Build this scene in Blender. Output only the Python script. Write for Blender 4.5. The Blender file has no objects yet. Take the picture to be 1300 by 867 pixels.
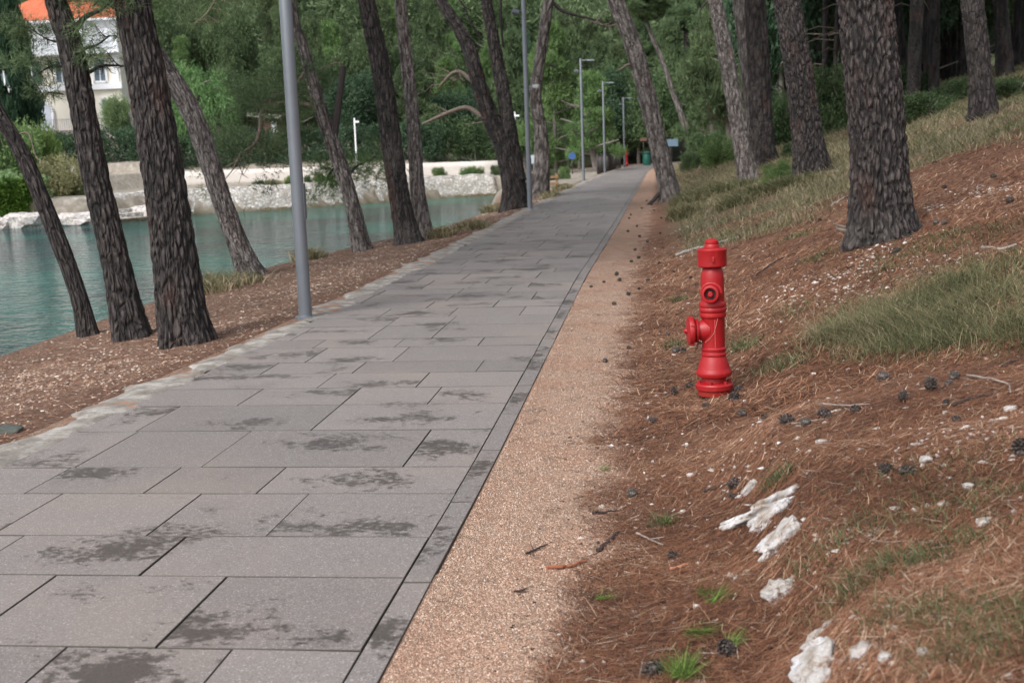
import bpy, bmesh, math, random
import numpy as np
from mathutils import Vector, Matrix, noise
random.seed(7); RNG = np.random.default_rng(7)
SC = bpy.context.scene
COL = SC.collection
# ------------------------------------------------------------------ camera
CH = 1.55; FPX = 1494.0
PITCH = math.atan(245/FPX); ROLL = math.radians(2.05); YAW = -math.atan(182/FPX)
FW = Vector((math.sin(YAW)*math.cos(PITCH), math.cos(YAW)*math.cos(PITCH), -math.sin(PITCH)))
R0 = Vector((math.cos(YAW), -math.sin(YAW), 0)); U0 = R0.cross(FW)
RT = R0*math.cos(ROLL) - U0*math.sin(ROLL); UP = U0*math.cos(ROLL) + R0*math.sin(ROLL)
cd = bpy.data.cameras.new('camera'); cam = bpy.data.objects.new('camera', cd); COL.objects.link(cam)
cam.matrix_world = Matrix(((RT.x, UP.x, -FW.x, 0), (RT.y, UP.y, -FW.y, 0), (RT.z, UP.z, -FW.z, CH), (0, 0, 0, 1)))
cd.sensor_width = 23.5; cd.lens = 27.0; cd.clip_start = .05; cd.clip_end = 2000
cd.dof.use_dof = True; cd.dof.focus_distance = 6.9; cd.dof.aperture_fstop = 2.8
SC.camera = cam
# ------------------------------------------------------------------ light
SUN_EL, SUN_AZ = 48, 212       # overcast: soft light from the open water side
w = bpy.data.worlds.new('World'); SC.world = w; w.use_nodes = True
nt = w.node_tree; nt.nodes.clear()
sky = nt.nodes.new('ShaderNodeTexSky'); sky.sky_type = 'NISHITA'; sky.sun_disc = False
sky.sun_elevation = math.radians(SUN_EL); sky.sun_rotation = math.radians(SUN_AZ)
sky.air_density = 1.0; sky.dust_density = 4.0; sky.ozone_density = 1.0
hs = nt.nodes.new('ShaderNodeHueSaturation'); hs.inputs['Saturation'].default_value = .30
bg = nt.nodes.new('ShaderNodeBackground'); bg.inputs['Strength'].default_value = .15
wo = nt.nodes.new('ShaderNodeOutputWorld')
nt.links.new(sky.outputs[0], hs.inputs['Color']); nt.links.new(hs.outputs[0], bg.inputs[0]); nt.links.new(bg.outputs[0], wo.inputs[0])
sl = bpy.data.lights.new('sun', 'SUN'); sl.energy = 1.4; sl.angle = math.radians(25); sl.color = (1, .985, .97)
so = bpy.data.objects.new('sun', sl); COL.objects.link(so)
az, el = math.radians(SUN_AZ), math.radians(SUN_EL)
sd = Vector((math.sin(az)*math.cos(el), math.cos(az)*math.cos(el), math.sin(el)))
so.rotation_euler = sd.to_track_quat('Z', 'Y').to_euler()
SC.view_settings.view_transform = 'Standard'; SC.view_settings.look = 'None'
SC.view_settings.gamma = 1; SC.view_settings.exposure = 0.5
SC.view_settings.use_curve_mapping = False

# ------------------------------------------------------------------ shader helpers
def lin(c):
    return tuple(((v/255)/12.92 if v/255 <= .04045 else ((v/255+.055)/1.055)**2.4) for v in c) + (1,)
class NT:
    def __init__(s, name):
        s.m = bpy.data.materials.new(name); s.m.use_nodes = True; s.t = s.m.node_tree
        s.b = s.t.nodes['Principled BSDF']; s.out = s.t.nodes['Material Output']
    def n(s, typ, ins=None, **props):
        nd = s.t.nodes.new('ShaderNode'+typ)
        for k, v in props.items(): setattr(nd, k, v)
        for k, v in (ins or {}).items(): s.put(nd, k, v)
        return nd
    def put(s, nd, k, v):
        sock = nd.inputs[k]
        if isinstance(v, bpy.types.NodeSocket): s.t.links.new(v, sock)
        elif isinstance(v, bpy.types.Node): s.t.links.new(v.outputs[0], sock)
        else: sock.default_value = v
    def math(s, op, a, b=0.0, clamp=False):
        nd = s.n('Math', operation=op, use_clamp=clamp); s.put(nd, 0, a); s.put(nd, 1, b); return nd.outputs[0]
    def attr(s, name, out='Fac'):
        return s.n('Attribute', attribute_name=name).outputs[out]
    def pos(s, scale=(1, 1, 1), src=None):
        src = src or s.n('NewGeometry').outputs['Position']
        mp = s.n('Mapping', {'Vector': src, 'Scale': scale}); return mp.outputs[0]
    def noise(s, vec, scale, detail=4, rough=.55, out='Fac', dist=0.0):
        return s.n('TexNoise', {'Vector': vec, 'Scale': scale, 'Detail': detail, 'Roughness': rough, 'Distortion': dist}).outputs[out]
    def voro(s, vec, scale, feature='F1', out='Distance', rnd=1.0):
        return s.n('TexVoronoi', {'Vector': vec, 'Scale': scale, 'Randomness': rnd}, feature=feature).outputs[out]
    def ramp(s, fac, stops):
        nd = s.n('ValToRGB', {'Fac': fac}); cr = nd.color_ramp
        while len(cr.elements) < len(stops): cr.elements.new(.5)
        for e, (p, c) in zip(cr.elements, stops):
            e.position = p; e.color = c if not isinstance(c, (int, float)) else (c, c, c, 1)
        return nd.outputs[0]
    def mix(s, fac, a, b, mode='MIX'):
        nd = s.n('Mix', data_type='RGBA', blend_type=mode); s.put(nd, 0, fac); s.put(nd, 6, a); s.put(nd, 7, b); return nd.outputs[2]
    def step(s, v, a, b):
        nd = s.n('MapRange', {'Value': v, 'From Min': a, 'From Max': b}, interpolation_type='SMOOTHSTEP'); return nd.outputs[0]
    def bump(s, h, strength=.5, dist=.01, prev=None):
        nd = s.n('Bump', {'Height': h, 'Strength': strength, 'Distance': dist})
        if prev is not None: s.put(nd, 'Normal', prev)
        return nd.outputs[0]
    def fin(s, color=None, rough=.8, normal=None, **kw):
        if color is not None: s.put(s.b, 'Base Color', color)
        s.put(s.b, 'Roughness', rough)
        if normal is not None: s.put(s.b, 'Normal', normal)
        for k, v in kw.items(): s.put(s.b, k, v)
        return s.m
def plain(name, rgb, rough=.6, metal=0., var=.12, scale=8., bump=.15):
    t = NT(name); p = t.pos(src=t.n('TexCoord').outputs['Object'])
    nz = t.noise(p, scale, 5); c = lin(rgb)
    lo = tuple(v*(1-var) for v in c[:3])+(1,); hi = tuple(min(1, v*(1+var)) for v in c[:3])+(1,)
    return t.fin(t.ramp(nz, [(.3, lo), (.7, hi)]), rough, t.bump(t.noise(p, scale*4, 4), bump, .003), Metallic=metal)

# ------------------------------------------------------------------ object helpers
def tag(o, label=None, cat=None, group=None, kind=None):
    if label: o['label'] = label
    if cat: o['category'] = cat
    if group: o['group'] = group
    if kind: o['kind'] = kind
    return o
def link(name, me, mat=None, parent=None, loc=None):
    o = bpy.data.objects.new(name, me); COL.objects.link(o)
    if mat is not None and me is not None and not me.materials: me.materials.append(mat)
    if parent is not None: o.parent = parent
    if loc is not None: o.location = loc
    return o
def empty(name, loc=(0, 0, 0), rz=0):
    o = bpy.data.objects.new(name, None); COL.objects.link(o); o.location = loc; o.rotation_euler = (0, 0, rz)
    o.empty_display_size = .1; return o
def npmesh(name, V, faces, nper, smooth=False, fattr=None, vattr=None):
    """V (n,3) array, faces (m,nper) array"""
    me = bpy.data.meshes.new(name); V = np.asarray(V, np.float32); F = np.asarray(faces, np.int32)
    me.vertices.add(len(V)); me.vertices.foreach_set('co', V.ravel())
    me.loops.add(F.size); me.loops.foreach_set('vertex_index', F.ravel())
    me.polygons.add(len(F)); me.polygons.foreach_set('loop_start', np.arange(0, F.size, nper, dtype=np.int32))
    me.polygons.foreach_set('loop_total', np.full(len(F), nper, np.int32))
    if smooth: me.polygons.foreach_set('use_smooth', np.ones(len(F), bool))
    me.update(calc_edges=True)
    for k, a in (fattr or {}).items():
        at_ = me.attributes.new(k, 'FLOAT', 'FACE'); at_.data.foreach_set('value', np.asarray(a, np.float32))
    for k, a in (vattr or {}).items():
        at_ = me.attributes.new(k, 'FLOAT', 'POINT'); at_.data.foreach_set('value', np.asarray(a, np.float32))
    return me
class MB:
    def __init__(s): s.bm = bmesh.new()
    def box(s, c, sz, rz=0, bev=0, rot=None):
        r = bmesh.ops.create_cube(s.bm, size=1)
        M = Matrix.Translation(c) @ (rot or Matrix.Rotation(rz, 4, 'Z')) @ Matrix.Diagonal((*sz, 1))
        bmesh.ops.transform(s.bm, matrix=M, verts=r['verts'])
        if bev:
            es = list({e for v in r['verts'] for e in v.link_edges})
            bmesh.ops.bevel(s.bm, geom=es, offset=bev, segments=2, affect='EDGES', profile=.5)
        return s
    def tube(s, pts, rad, seg=10, cap=True):
        pts = [Vector(p) for p in pts]; rs = rad if isinstance(rad, (list, tuple)) else [rad]*len(pts)
        rings = []; up = Vector((0.13, 0.31, .94)).normalized()
        d0 = (pts[1]-pts[0]).normalized(); a = d0.orthogonal().normalized()
        for i, p in enumerate(pts):
            d = (pts[min(i+1, len(pts)-1)]-pts[max(i-1, 0)]).normalized()
            a = (a-d*a.dot(d)).normalized(); b = d.cross(a)
            rings.append([s.bm.verts.new(p+(a*math.cos(t)+b*math.sin(t))*rs[i]) for t in [2*math.pi*k/seg for k in range(seg)]])
        for r1, r2 in zip(rings, rings[1:]):
            for k in range(seg):
                f = s.bm.faces.new((r1[k], r1[(k+1) % seg], r2[(k+1) % seg], r2[k])); f.smooth = True
        if cap:
            s.bm.faces.new(rings[0][::-1]); s.bm.faces.new(rings[-1])
        return s
    def lathe(s, prof, seg=48, M=None, wob=0):
        rings = []
        for r, z in prof:
            rings.append([s.bm.verts.new(Vector((r*math.cos(2*math.pi*k/seg), r*math.sin(2*math.pi*k/seg), z))) for k in range(seg)])
        for r1, r2 in zip(rings, rings[1:]):
            for k in range(seg):
                f = s.bm.faces.new((r1[k], r1[(k+1) % seg], r2[(k+1) % seg], r2[k])); f.smooth = True
        s.bm.faces.new(rings[0][::-1]); s.bm.faces.new(rings[-1])
        if M is not None: bmesh.ops.transform(s.bm, matrix=M, verts=[v for r in rings for v in r])
        return s
    def quad(s, a, b, c, d):
        s.bm.faces.new([s.bm.verts.new(v) for v in (a, b, c, d)]); return s
    def build(s, name, mat, parent=None, loc=None, sharp=35):
        me = bpy.data.meshes.new(name); bmesh.ops.recalc_face_normals(s.bm, faces=s.bm.faces[:])
        for e in s.bm.edges:
            if len(e.link_faces) == 2 and e.calc_face_angle(0) > math.radians(sharp): e.smooth = False
        s.bm.to_mesh(me); s.bm.free()
        return link(name, me, mat, parent, loc)
def copy_tree(o, parent=None):
    c = o.copy(); COL.objects.link(c); c.parent = parent
    for ch in list(o.children): copy_tree(ch, c)
    return c

# ------------------------------------------------------------------ terrain
def pl(tab):
    xs = np.array([a for a, b in tab], float); ys = np.array([b for a, b in tab], float)
    return lambda v: np.interp(v, xs, ys)
XR = pl([(-30, -.83), (3.2, -.83), (5.5, -.80), (14, -.79), (24, -.64), (45, -.42), (67, -.15), (78, .25), (86, 1.1), (92, 2.6), (97, 5), (101, 9)])
XL = pl([(-30, -4.0), (0, -3.82), (6, -3.68), (10, -3.5), (17, -3.38), (39, -3.22), (53, -3.0), (66, -2.6), (78, -2.0), (86, -1.2), (92, .0), (97, 2.4), (101, 6)])
XB = pl([(-40, -6.9), (0, -6.5), (10, -6.2), (14, -6.4), (17, -6.5), (21, -6.05), (24, -5.6), (29, -4.85), (36, -4.7), (41, -5.0), (46, -5.8), (52, -6.6), (60, -7.0), (70, -8.1), (74, -8.6), (76, -8.8), (300, -9.0)])
YS = pl([(-250, 20), (-60, 44), (-42, 48), (-30, 52.3), (-27, 53.8), (-24, 60), (-18.6, 64.3), (-12.7, 71), (-9.2, 73.5), (-8, 75)])
def sm(a, b, v):
    t = np.clip((v-a)/(b-a), 0, 1); return t*t*(3-2*t)
def wob(x, y, f, s=0):
    return np.sin(x*f*1.3+1.7*np.sin(y*f*.9+s)+s)*np.cos(y*f*1.1+1.3*np.sin(x*f*.7+2*s))
def G(x, y):
    x = np.asarray(x, float); y = np.asarray(y, float)
    xr = XR(y); xl = XL(y); xb = XB(y)
    # right slope
    u = x-xr-.55
    zr = .30*np.where(u > 0, np.sqrt(u*u+.09)-.3, 0)
    zr = np.where(x > 14, zr-.12*(x-14), zr)
    bank = .13*sm(.28, .62, x+.06*wob(x, y, 2.1))*sm(6.2, 4.6, y)*sm(2.4, .9, x)
    rough = sm(-.2, .5, u)*(.025*wob(x, y, 2.7, 1)+.012*wob(x, y, 7.1, 2)+.05*wob(x, y, .7, 3))
    zr = zr+bank+rough-.002-.006*sm(0, .1, x-xr)+.03*sm(.3, .7, x-xr)*sm(6, 3.5, y)*0
    # left verge and bank
    v = (xl-x)/np.maximum(xl-xb, .2)
    zl = -.015-.24*sm(.0, 1, v)+sm(0, .3, v)*(.02*wob(x, y, 3.1, 4)+.012*wob(x, y, 8, 5))
    a = xb-x
    near = np.where(a < 0, zl, -.25-1.3*sm(0, .9, a)-1.2*sm(.8, 3, a))
    ys = YS(x); d = y-ys-1.25*sm(-28.3, -29.5, x)
    far = -2.8+1.3*sm(-4, -.25, d)+1.35*sm(-.3, .8, d)
    far = np.where(d > .8, -.15+.03*wob(x, y, .8, 6), far)
    far = np.where((x < -33), far+.9*sm(.8, 1.6, d), far)
    back = .78*sm(78.2, 78.7, y)+1.9*sm(79, 86, y)*sm(-10, -22, x)
    hill = .28*(np.sqrt(np.maximum(y-98, 0)**2+36)-6)
    hill = np.where(y > 98, hill, 0)*(1+.12*wob(x, y, .05, 7))
    zleft = np.where(x < XB(y), np.maximum(near, far), near)
    zleft = zleft+np.where((x < -9) & (d > .8), back, 0)*sm(-9, -11, x)
    z = np.where(x > xr, zr, np.where(x < xl+.22, zleft, np.where(x > xr-.06, -.012, -.12)))
    return z+hill
def g(x, y): return float(G(x, y))
def ray(px, py): return FW+RT*((px-650)/FPX)-UP*((py-433.5)/FPX)
def hit(px, py):
    d = ray(px, py); t = 2.0; o = Vector((0, 0, CH))
    while t < 400:
        p = o+d*t
        if p.z < max(g(p.x, p.y), -1.3): break
        t += .04+t*.004
    lo, hi = t-.1-t*.004, t
    for _ in range(12):
        m = (lo+hi)/2; p = o+d*m
        if p.z < max(g(p.x, p.y), -1.3): hi = m
        else: lo = m
    return o+d*hi
def at(px, py, Z): return Vector((0, 0, CH))+ray(px, py)*Z

def axis(parts):
    out = []
    for a, b, n in parts: out += list(np.linspace(a, b, n, endpoint=False))
    return np.array(out)
GX = axis([(-260, -60, 34), (-60, -12, 80), (-12, -6.9, 28), (-6.9, -3.3, 60), (-3.3, -.9, 8), (-.9, 3.2, 150), (3.2, 9, 60), (9, 30, 42), (30, 160, 30)])
GY = axis([(-25, 0, 20), (0, 2.4, 10), (2.4, 9, 190), (9, 20, 130), (20, 50, 120), (50, 90, 120), (90, 150, 40), (150, 330, 25)])
XX, YY = np.meshgrid(GX, GY); ZZ = G(XX, YY)
V = np.stack([XX.ravel(), YY.ravel(), ZZ.ravel()], 1); nx, ny = len(GX), len(GY)
ii, jj = np.meshgrid(np.arange(nx-1), np.arange(ny-1)); b0 = (jj*nx+ii).ravel()
Fc = np.stack([b0, b0+1, b0+nx+1, b0+nx], 1)
xf, yf = V[:, 0], V[:, 1]
dR = xf-XR(yf); dL = XL(yf)-xf
grass = np.zeros(len(V))
def gmask(x, y):
    d = x-XR(y); return sm(13.5, 17.5, y-.35*np.maximum(d-1.5, 0)+1.2*wob(x, y, .8, 3)+.6*wob(x, y, 2.3, 1))*sm(.7, 1.6, d)*(1-.75*sm(.35, .7, wob(x, y, .33, 5)))*(.25+.75*sm(-.55, .05, wob(x, y, 1.1, 7)+.5*wob(x, y, 2.7, 2)+.012*y))
grass = np.maximum(grass, gmask(xf, yf))
grass = grass
farm = ((xf < XL(yf)-.1) & (yf > 44)).astype(float)*sm(44, 50, yf)
farm = np.maximum(farm, sm(72, 84, yf)*(dR > 0)*sm(5, 1, dR))
farm *= sm(90, 84, yf)
wood = sm(80, 88, yf)*np.where(xf < -9.5, 1, 0)
wood = np.maximum(wood, sm(88, 100, yf))
wet = sm(-1.0, -1.25, V[:, 2])
# ---- ground material
t = NT('ground_material'); P = t.pos()
aR, aL = t.attr('dR'), t.attr('dL')
n1 = t.noise(P, 2.2, 5, .6); n2 = t.noise(P, 14, 4, .6)
edge = t.math('ADD', aR, t.math('ADD', t.math('MULTIPLY', t.math('SUBTRACT', n1, .5), .75), t.math('MULTIPLY', t.math('SUBTRACT', n2, .5), .35)))
lm = t.step(edge, .48, .72)
vc = t.voro(P, 240, out='Color'); vd = t.voro(P, 240)
sep = t.n('SeparateColor', {'Color': vc}).outputs[0]
grav = t.ramp(sep, [(0, lin((142, 112, 95))), (.3, lin((178, 143, 121))), (.7, lin((196, 160, 137))), (1, lin((220, 202, 184)))])
grav = t.mix(t.math('MULTIPLY', t.step(t.noise(P, 1.6, 3), .42, .62), .55), grav, lin((184, 140, 116)), 'MIX')
grav = t.mix(t.step(t.noise(P, 5, 5), .55, .75), grav, lin((136, 114, 96)))
nn = t.noise(t.pos((1, 1, 1)), 60, 6, .75, dist=1.5); n3 = t.noise(P, 260, 3, .7)
lit = t.ramp(t.math('ADD', t.math('MULTIPLY', nn, .6), t.math('MULTIPLY', n3, .4)),
             [(.3, lin((56, 39, 31))), (.45, lin((106, 73, 55))), (.56, lin((138, 99, 77))), (.72, lin((172, 140, 116)))])
lit = t.mix(t.math('MULTIPLY', t.step(t.noise(P, 90, 4, .8), .58, .68), .7), lit, lin((56, 42, 36)))
lit = t.mix(t.math('MULTIPLY', t.step(t.noise(t.pos((1, 1, 1.3)), 48, 5, .8), .60, .70), .6), lit, lin((182, 160, 142)))
lit = t.mix(t.math('MULTIPLY', t.step(n1, .5, .72), .5), lit, lin((130, 104, 84)))
lit = t.mix(t.math('MULTIPLY', t.step(t.noise(P, .9, 4), .5, .7), .45), lit, lin((100, 64, 48)))
soil = t.mix(lm, grav, lit)
verge = t.ramp(t.math('ADD', t.math('MULTIPLY', t.noise(P, 26, 5, .7), .5), t.math('MULTIPLY', t.noise(P, 120, 3, .7), .5)),
               [(.35, lin((92, 68, 55))), (.47, lin((138, 106, 88))), (.56, lin((164, 134, 114))), (.68, lin((202, 184, 166)))])
verge = t.mix(t.math('MULTIPLY', t.step(t.math('ADD', aL, t.math('MULTIPLY', n2, .3)), .75, .2), .6), verge, lin((118, 86, 70)))
soil = t.mix(t.step(aL, 0, .02), soil, verge)
gn = t.ramp(t.noise(P, 30, 5, .7), [(.35, lin((84, 84, 64))), (.5, lin((118, 118, 92))), (.65, lin((148, 144, 118)))])
soil = t.mix(t.math('MULTIPLY', t.attr('grass'), .8), soil, gn)
fn = t.ramp(t.noise(P, 3, 6, .7), [(.35, lin((140, 132, 120))), (.55, lin((172, 163, 150))), (.7, lin((194, 188, 178)))])
soil = t.mix(t.attr('farm'), soil, fn)
wn = t.ramp(t.noise(P, 1.2, 6, .7), [(.35, lin((40, 44, 30))), (.65, lin((78, 80, 52)))])
soil = t.mix(t.attr('wood'), soil, wn)
soil = t.mix(t.attr('wet'), soil, lin((96, 86, 62)))
hb = t.math('ADD', t.math('MULTIPLY', t.math('SUBTRACT', 1.0, vd), t.math('SUBTRACT', 1.0, lm)), t.math('MULTIPLY', nn, lm))
gmat = t.fin(soil, .95, t.bump(t.math('ADD', hb, t.noise(P, 18, 6, .75)), .9, .02))
me = npmesh('ground', V, Fc, 4, True, vattr=dict(dR=dR, dL=dL, grass=grass, farm=farm, wood=wood, wet=wet))
tag(link('ground', me, gmat), kind='structure')
# ---- water
t = NT('water_material'); P = t.pos()
wv = t.noise(t.pos((1, 1.25, 1)), 2.0, 4, .55, dist=.6); wv2 = t.noise(t.pos((1, 1.3, 1)), 5, 2, .5)
bedn = t.noise(t.pos((1, 1, 1)), .12, 3)
yy = t.n('SeparateXYZ', {'Vector': P}).outputs[1]
wc = t.mix(t.step(bedn, .4, .62), lin((0, 44, 46)), lin((2, 90, 80)))
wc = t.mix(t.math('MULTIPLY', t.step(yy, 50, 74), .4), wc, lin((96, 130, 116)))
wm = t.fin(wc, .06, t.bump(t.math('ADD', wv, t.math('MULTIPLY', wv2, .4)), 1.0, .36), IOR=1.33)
xs = np.linspace(-260, 0, 40); ys_ = np.linspace(-30, 80, 30); A, B = np.meshgrid(xs, ys_)
ii, jj = np.meshgrid(np.arange(39), np.arange(29)); b0 = (jj*40+ii).ravel()
tag(link('sea_water', npmesh('sea_water', np.stack([A.ravel(), B.ravel(), np.full(A.size, -1.3)], 1), np.stack([b0, b0+1, b0+41, b0+40], 1), 4), wm), kind='structure')

# ------------------------------------------------------------------ paved path
t = NT('paving_stone'); P = t.pos()
rnd = t.attr('rnd'); sv = t.n('Attribute', attribute_name='stain').outputs['Vector']
base = t.ramp(rnd, [(0, lin((112, 106, 103))), (.5, lin((130, 123, 119))), (1, lin((144, 136, 131)))])
sp = t.voro(P, 230, out='Color'); sps = t.n('SeparateColor', {'Color': sp}).outputs[0]
base = t.mix(.55, base, t.ramp(sps, [(0, lin((80, 76, 75))), (.25, lin((118, 112, 111))), (.75, lin((132, 126, 125))), (.93, lin((152, 146, 144))), (1, lin((214, 210, 206)))]))
base = t.mix(t.math('MULTIPLY', t.step(t.noise(P, .7, 4), .45, .7), .35), base, lin((150, 136, 126)))
svd = t.n('VectorMath', {0: t.n('TexNoise', {'Vector': P, 'Scale': 7.0, 'Detail': 4.0, 'Roughness': .65}).outputs['Color'], 1: (.5, .5, .5)}, operation='SUBTRACT').outputs[0]
svd = t.n('VectorMath', {0: svd, 'Scale': 3.2}, operation='SCALE').outputs[0]
svx = t.n('VectorMath', {0: sv, 1: svd}, operation='ADD').outputs[0]
svx = t.n('VectorMath', {0: svx, 1: (1, 1, 0)}, operation='MULTIPLY').outputs[0]
d = t.n('VectorMath', {0: svx}, operation='LENGTH').outputs['Value']
nA = t.noise(t.pos((1, 1.5, 1)), 24, 6, .7); nB = t.noise(P, 3.2, 4, .65)
fall = t.math('SUBTRACT', 1.0, t.math('MULTIPLY', d, 1.0))
q = t.math('ADD', t.math('MAXIMUM', t.math('MULTIPLY', fall, .26), 0.0), t.math('ADD', t.math('MULTIPLY', nA, .85), t.math('MULTIPLY', nB, .45)))
q = t.math('ADD', q, t.math('MULTIPLY', t.step(t.noise(P, .8, 3), .54, .68), .12))
st = t.math('MULTIPLY', t.step(q, .73, .89), .8)
col = t.mix(st, base, t.mix(.7, lin((92, 84, 76)), base, 'MULTIPLY'))
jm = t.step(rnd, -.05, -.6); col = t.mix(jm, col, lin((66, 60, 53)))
rg = t.math('SUBTRACT', .58, t.math('MULTIPLY', st, .25))
pm = t.fin(col, rg, t.bump(t.math('ADD', t.noise(P, 140, 4, .7), t.math('MULTIPLY', t.noise(P, 9, 3), .6)), .35, .004))
rows = [1.2, 1.75, 2.2, 2.85, 3.43, 4.07, 4.53, 5.14, 5.6, 6.38, 7.05, 7.58, 8.1, 8.55, 9.2, 9.62, 10.35, 10.9]
while rows[-1] < 99: rows.append(rows[-1]+random.choice([.45, .52, .6, .65, .7, .45]))
known = {3.43: [.70, 1.37, 2.05], 4.07: [1.03], 4.53: [.70, 1.21], 2.85: [.35, 1.0, 1.62], 5.14: [.62, 1.3, 1.98]}
known = {2.85: [.42, .98, 1.55, 2.2], 3.43: [.68, 1.36, 2.2], 4.07: [1.03, 1.75, 2.3], 4.53: [.69, 1.21, 1.9], 5.14: [.95, 1.5, 2.1]}
bm = bmesh.new(); lr = bm.faces.layers.float.new('rnd'); lst = bm.verts.layers.float_vector.new('stain')
def slab(cor, z0, rnd, stain, bev=.0025, depth=.05):
    cx = sum(c[0] for c in cor)/4; cy = sum(c[1] for c in cor)/4
    top = []; mid = []; bot = []
    tilt = random.uniform(-.0012, .0012); tz = z0+random.uniform(-.0012, .0012)
    for (x, y) in cor:
        ix = x+(bev if x < cx else -bev); iy = y+(bev if y < cy else -bev)
        zt = tz+tilt*(1 if x < cx else -1)
        for lst_, xx_, yy_, zz_ in ((top, ix, iy, zt), (mid, x, y, zt-bev), (bot, x, y, zt-depth)):
            v = bm.verts.new((xx_, yy_, zz_)); v[lst] = (((x-stain[0])/stain[2]), ((y-stain[1])/stain[3]), 0); lst_.append(v)
    fs = [bm.faces.new(top)]
    for a, b in ((top, mid), (mid, bot)):
        for k in range(4): fs.append(bm.faces.new((a[k], b[k], b[(k+1) % 4], a[(k+1) % 4])))
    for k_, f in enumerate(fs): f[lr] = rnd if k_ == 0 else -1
rr = random.Random(3)
for r, (ya, yb) in enumerate(zip(rows, rows[1:])):
    cuts = [0.0]
    if ya in known: cuts += known[ya]
    else:
        cuts.append(rr.choice([.35, .5, .68, .95, 1.05]))
    while cuts[-1] < 3.2: cuts.append(cuts[-1]+rr.choice([.55, .68, .68, .9, 1.05]))
    ym = (ya+yb)/2; lim = (XR(ym)-.1085)-(XL(ym)+.18+rr.uniform(0, .14))
    for a, b in zip(cuts, cuts[1:]):
        if a > lim-.12: break
        b2 = min(b, lim)
        if lim-b2 < .12: b2 = lim
        gp = rr.choice([.001, .002, .0035])
        f = lambda u, y: XR(y)-.1065-u
        gy = rr.choice([.003, .004, .005]); cor = [(f(b2-gp, ya+gy), ya+gy), (f(a+gp, ya+gy), ya+gy), (f(a+gp, yb-gy), yb-gy), (f(b2-gp, yb-gy), yb-gy)]
        big = rr.random()
        cxs = f((a+b2)/2+rr.uniform(-.15, .15), ym); cxs += rr.uniform(-.2, .2); cys = ym-(yb-ya)*rr.uniform(-.35, .45)
        if big < .6: stn = (cxs, cys, rr.uniform(.2, .62), rr.uniform(.14, .34))
        else: stn = (cxs+1.5, cys+1.5, .6, .6)
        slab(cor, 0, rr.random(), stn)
        if b2 >= lim: break
me = bpy.data.meshes.new('paved_path'); bm.to_mesh(me); bm.free()
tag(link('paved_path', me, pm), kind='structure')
# kerb strip along the gravel side
bm = bmesh.new(); lr = bm.faces.layers.float.new('rnd'); lst = bm.verts.layers.float_vector.new('stain')
y = 1.1
ks = [2.1, 3.05, 4.02, 5.0, 5.9, 6.75, 7.58]
while y < 99:
    y2 = ks.pop(0) if ks else y+.95
    wl, wr = .1035, .0
    cor = [(XR(y+.004)-wl, y+.004), (XR(y+.004)-wr, y+.004), (XR(y2-.004)-wr, y2-.004), (XR(y2-.004)-wl, y2-.004)]
    yc = (y+y2)/2+rr.uniform(-.2, .2)
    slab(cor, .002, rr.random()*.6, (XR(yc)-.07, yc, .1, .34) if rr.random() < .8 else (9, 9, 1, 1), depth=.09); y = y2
me = bpy.data.meshes.new('kerb'); bm.to_mesh(me); bm.free()
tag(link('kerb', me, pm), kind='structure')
# dark mortar bed under slabs
bedm = plain('joint_bed', (34, 31, 27), .95)
yb_ = np.arange(1.0, 99, .5); VV = []
for y in yb_: VV += [(XL(y)+.1, y, -.022), (XR(y)-.004, y, -.022)]
n_ = len(yb_); k = np.arange(n_-1)*2
tag(link('path_base', npmesh('path_base', VV, np.stack([k, k+1, k+3, k+2], 1), 4), bedm), kind='structure')
# rough concrete haunch on the water side
t = NT('rough_concrete'); P = t.pos()
cc = t.ramp(t.noise(P, 5, 7, .65), [(.32, lin((108, 102, 96))), (.48, lin((138, 132, 125))), (.64, lin((176, 171, 165)))])
cc = t.mix(t.step(t.noise(P, 2.3, 4), .60, .70), cc, lin((158, 112, 84)))
cm = t.fin(cc, .95, t.bump(t.noise(P, 22, 6, .7), .8, .02))
ny_ = 700; ys2 = np.concatenate([np.linspace(1, 20, 420), np.linspace(20.1, 99, 280)]); nu = 13; VV = []
for y in ys2:
    j = .10*wob(y, 1, 2.3, 1)+.08*wob(y, 3, 5.7, 2)+.03*wob(y, 2, 15, 3)
    for k in range(nu):
        u = k/(nu-1); x = XL(y)-j*(1-u)+u*(.36+j*.5)-.02
        z = -.03+.036*math.sin(min(1, u*2.6)*math.pi/2)-.012*max(0, u-.8)*5+(.007*noise.noise(Vector((x*7, y*7, 0)))+.004*noise.noise(Vector((x*25, y*25, 3))))*(1 if u < .8 else .3)
        VV.append((x, y, z if u > 0 else -.12))
n_ = len(ys2); ii, jj = np.meshgrid(np.arange(nu-1), np.arange(n_-1)); b0 = (jj*nu+ii).ravel()
tag(link('concrete_edging', npmesh('concrete_edging', VV, np.stack([b0, b0+1, b0+nu+1, b0+nu], 1), 4, True), cm), kind='structure')

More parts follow.
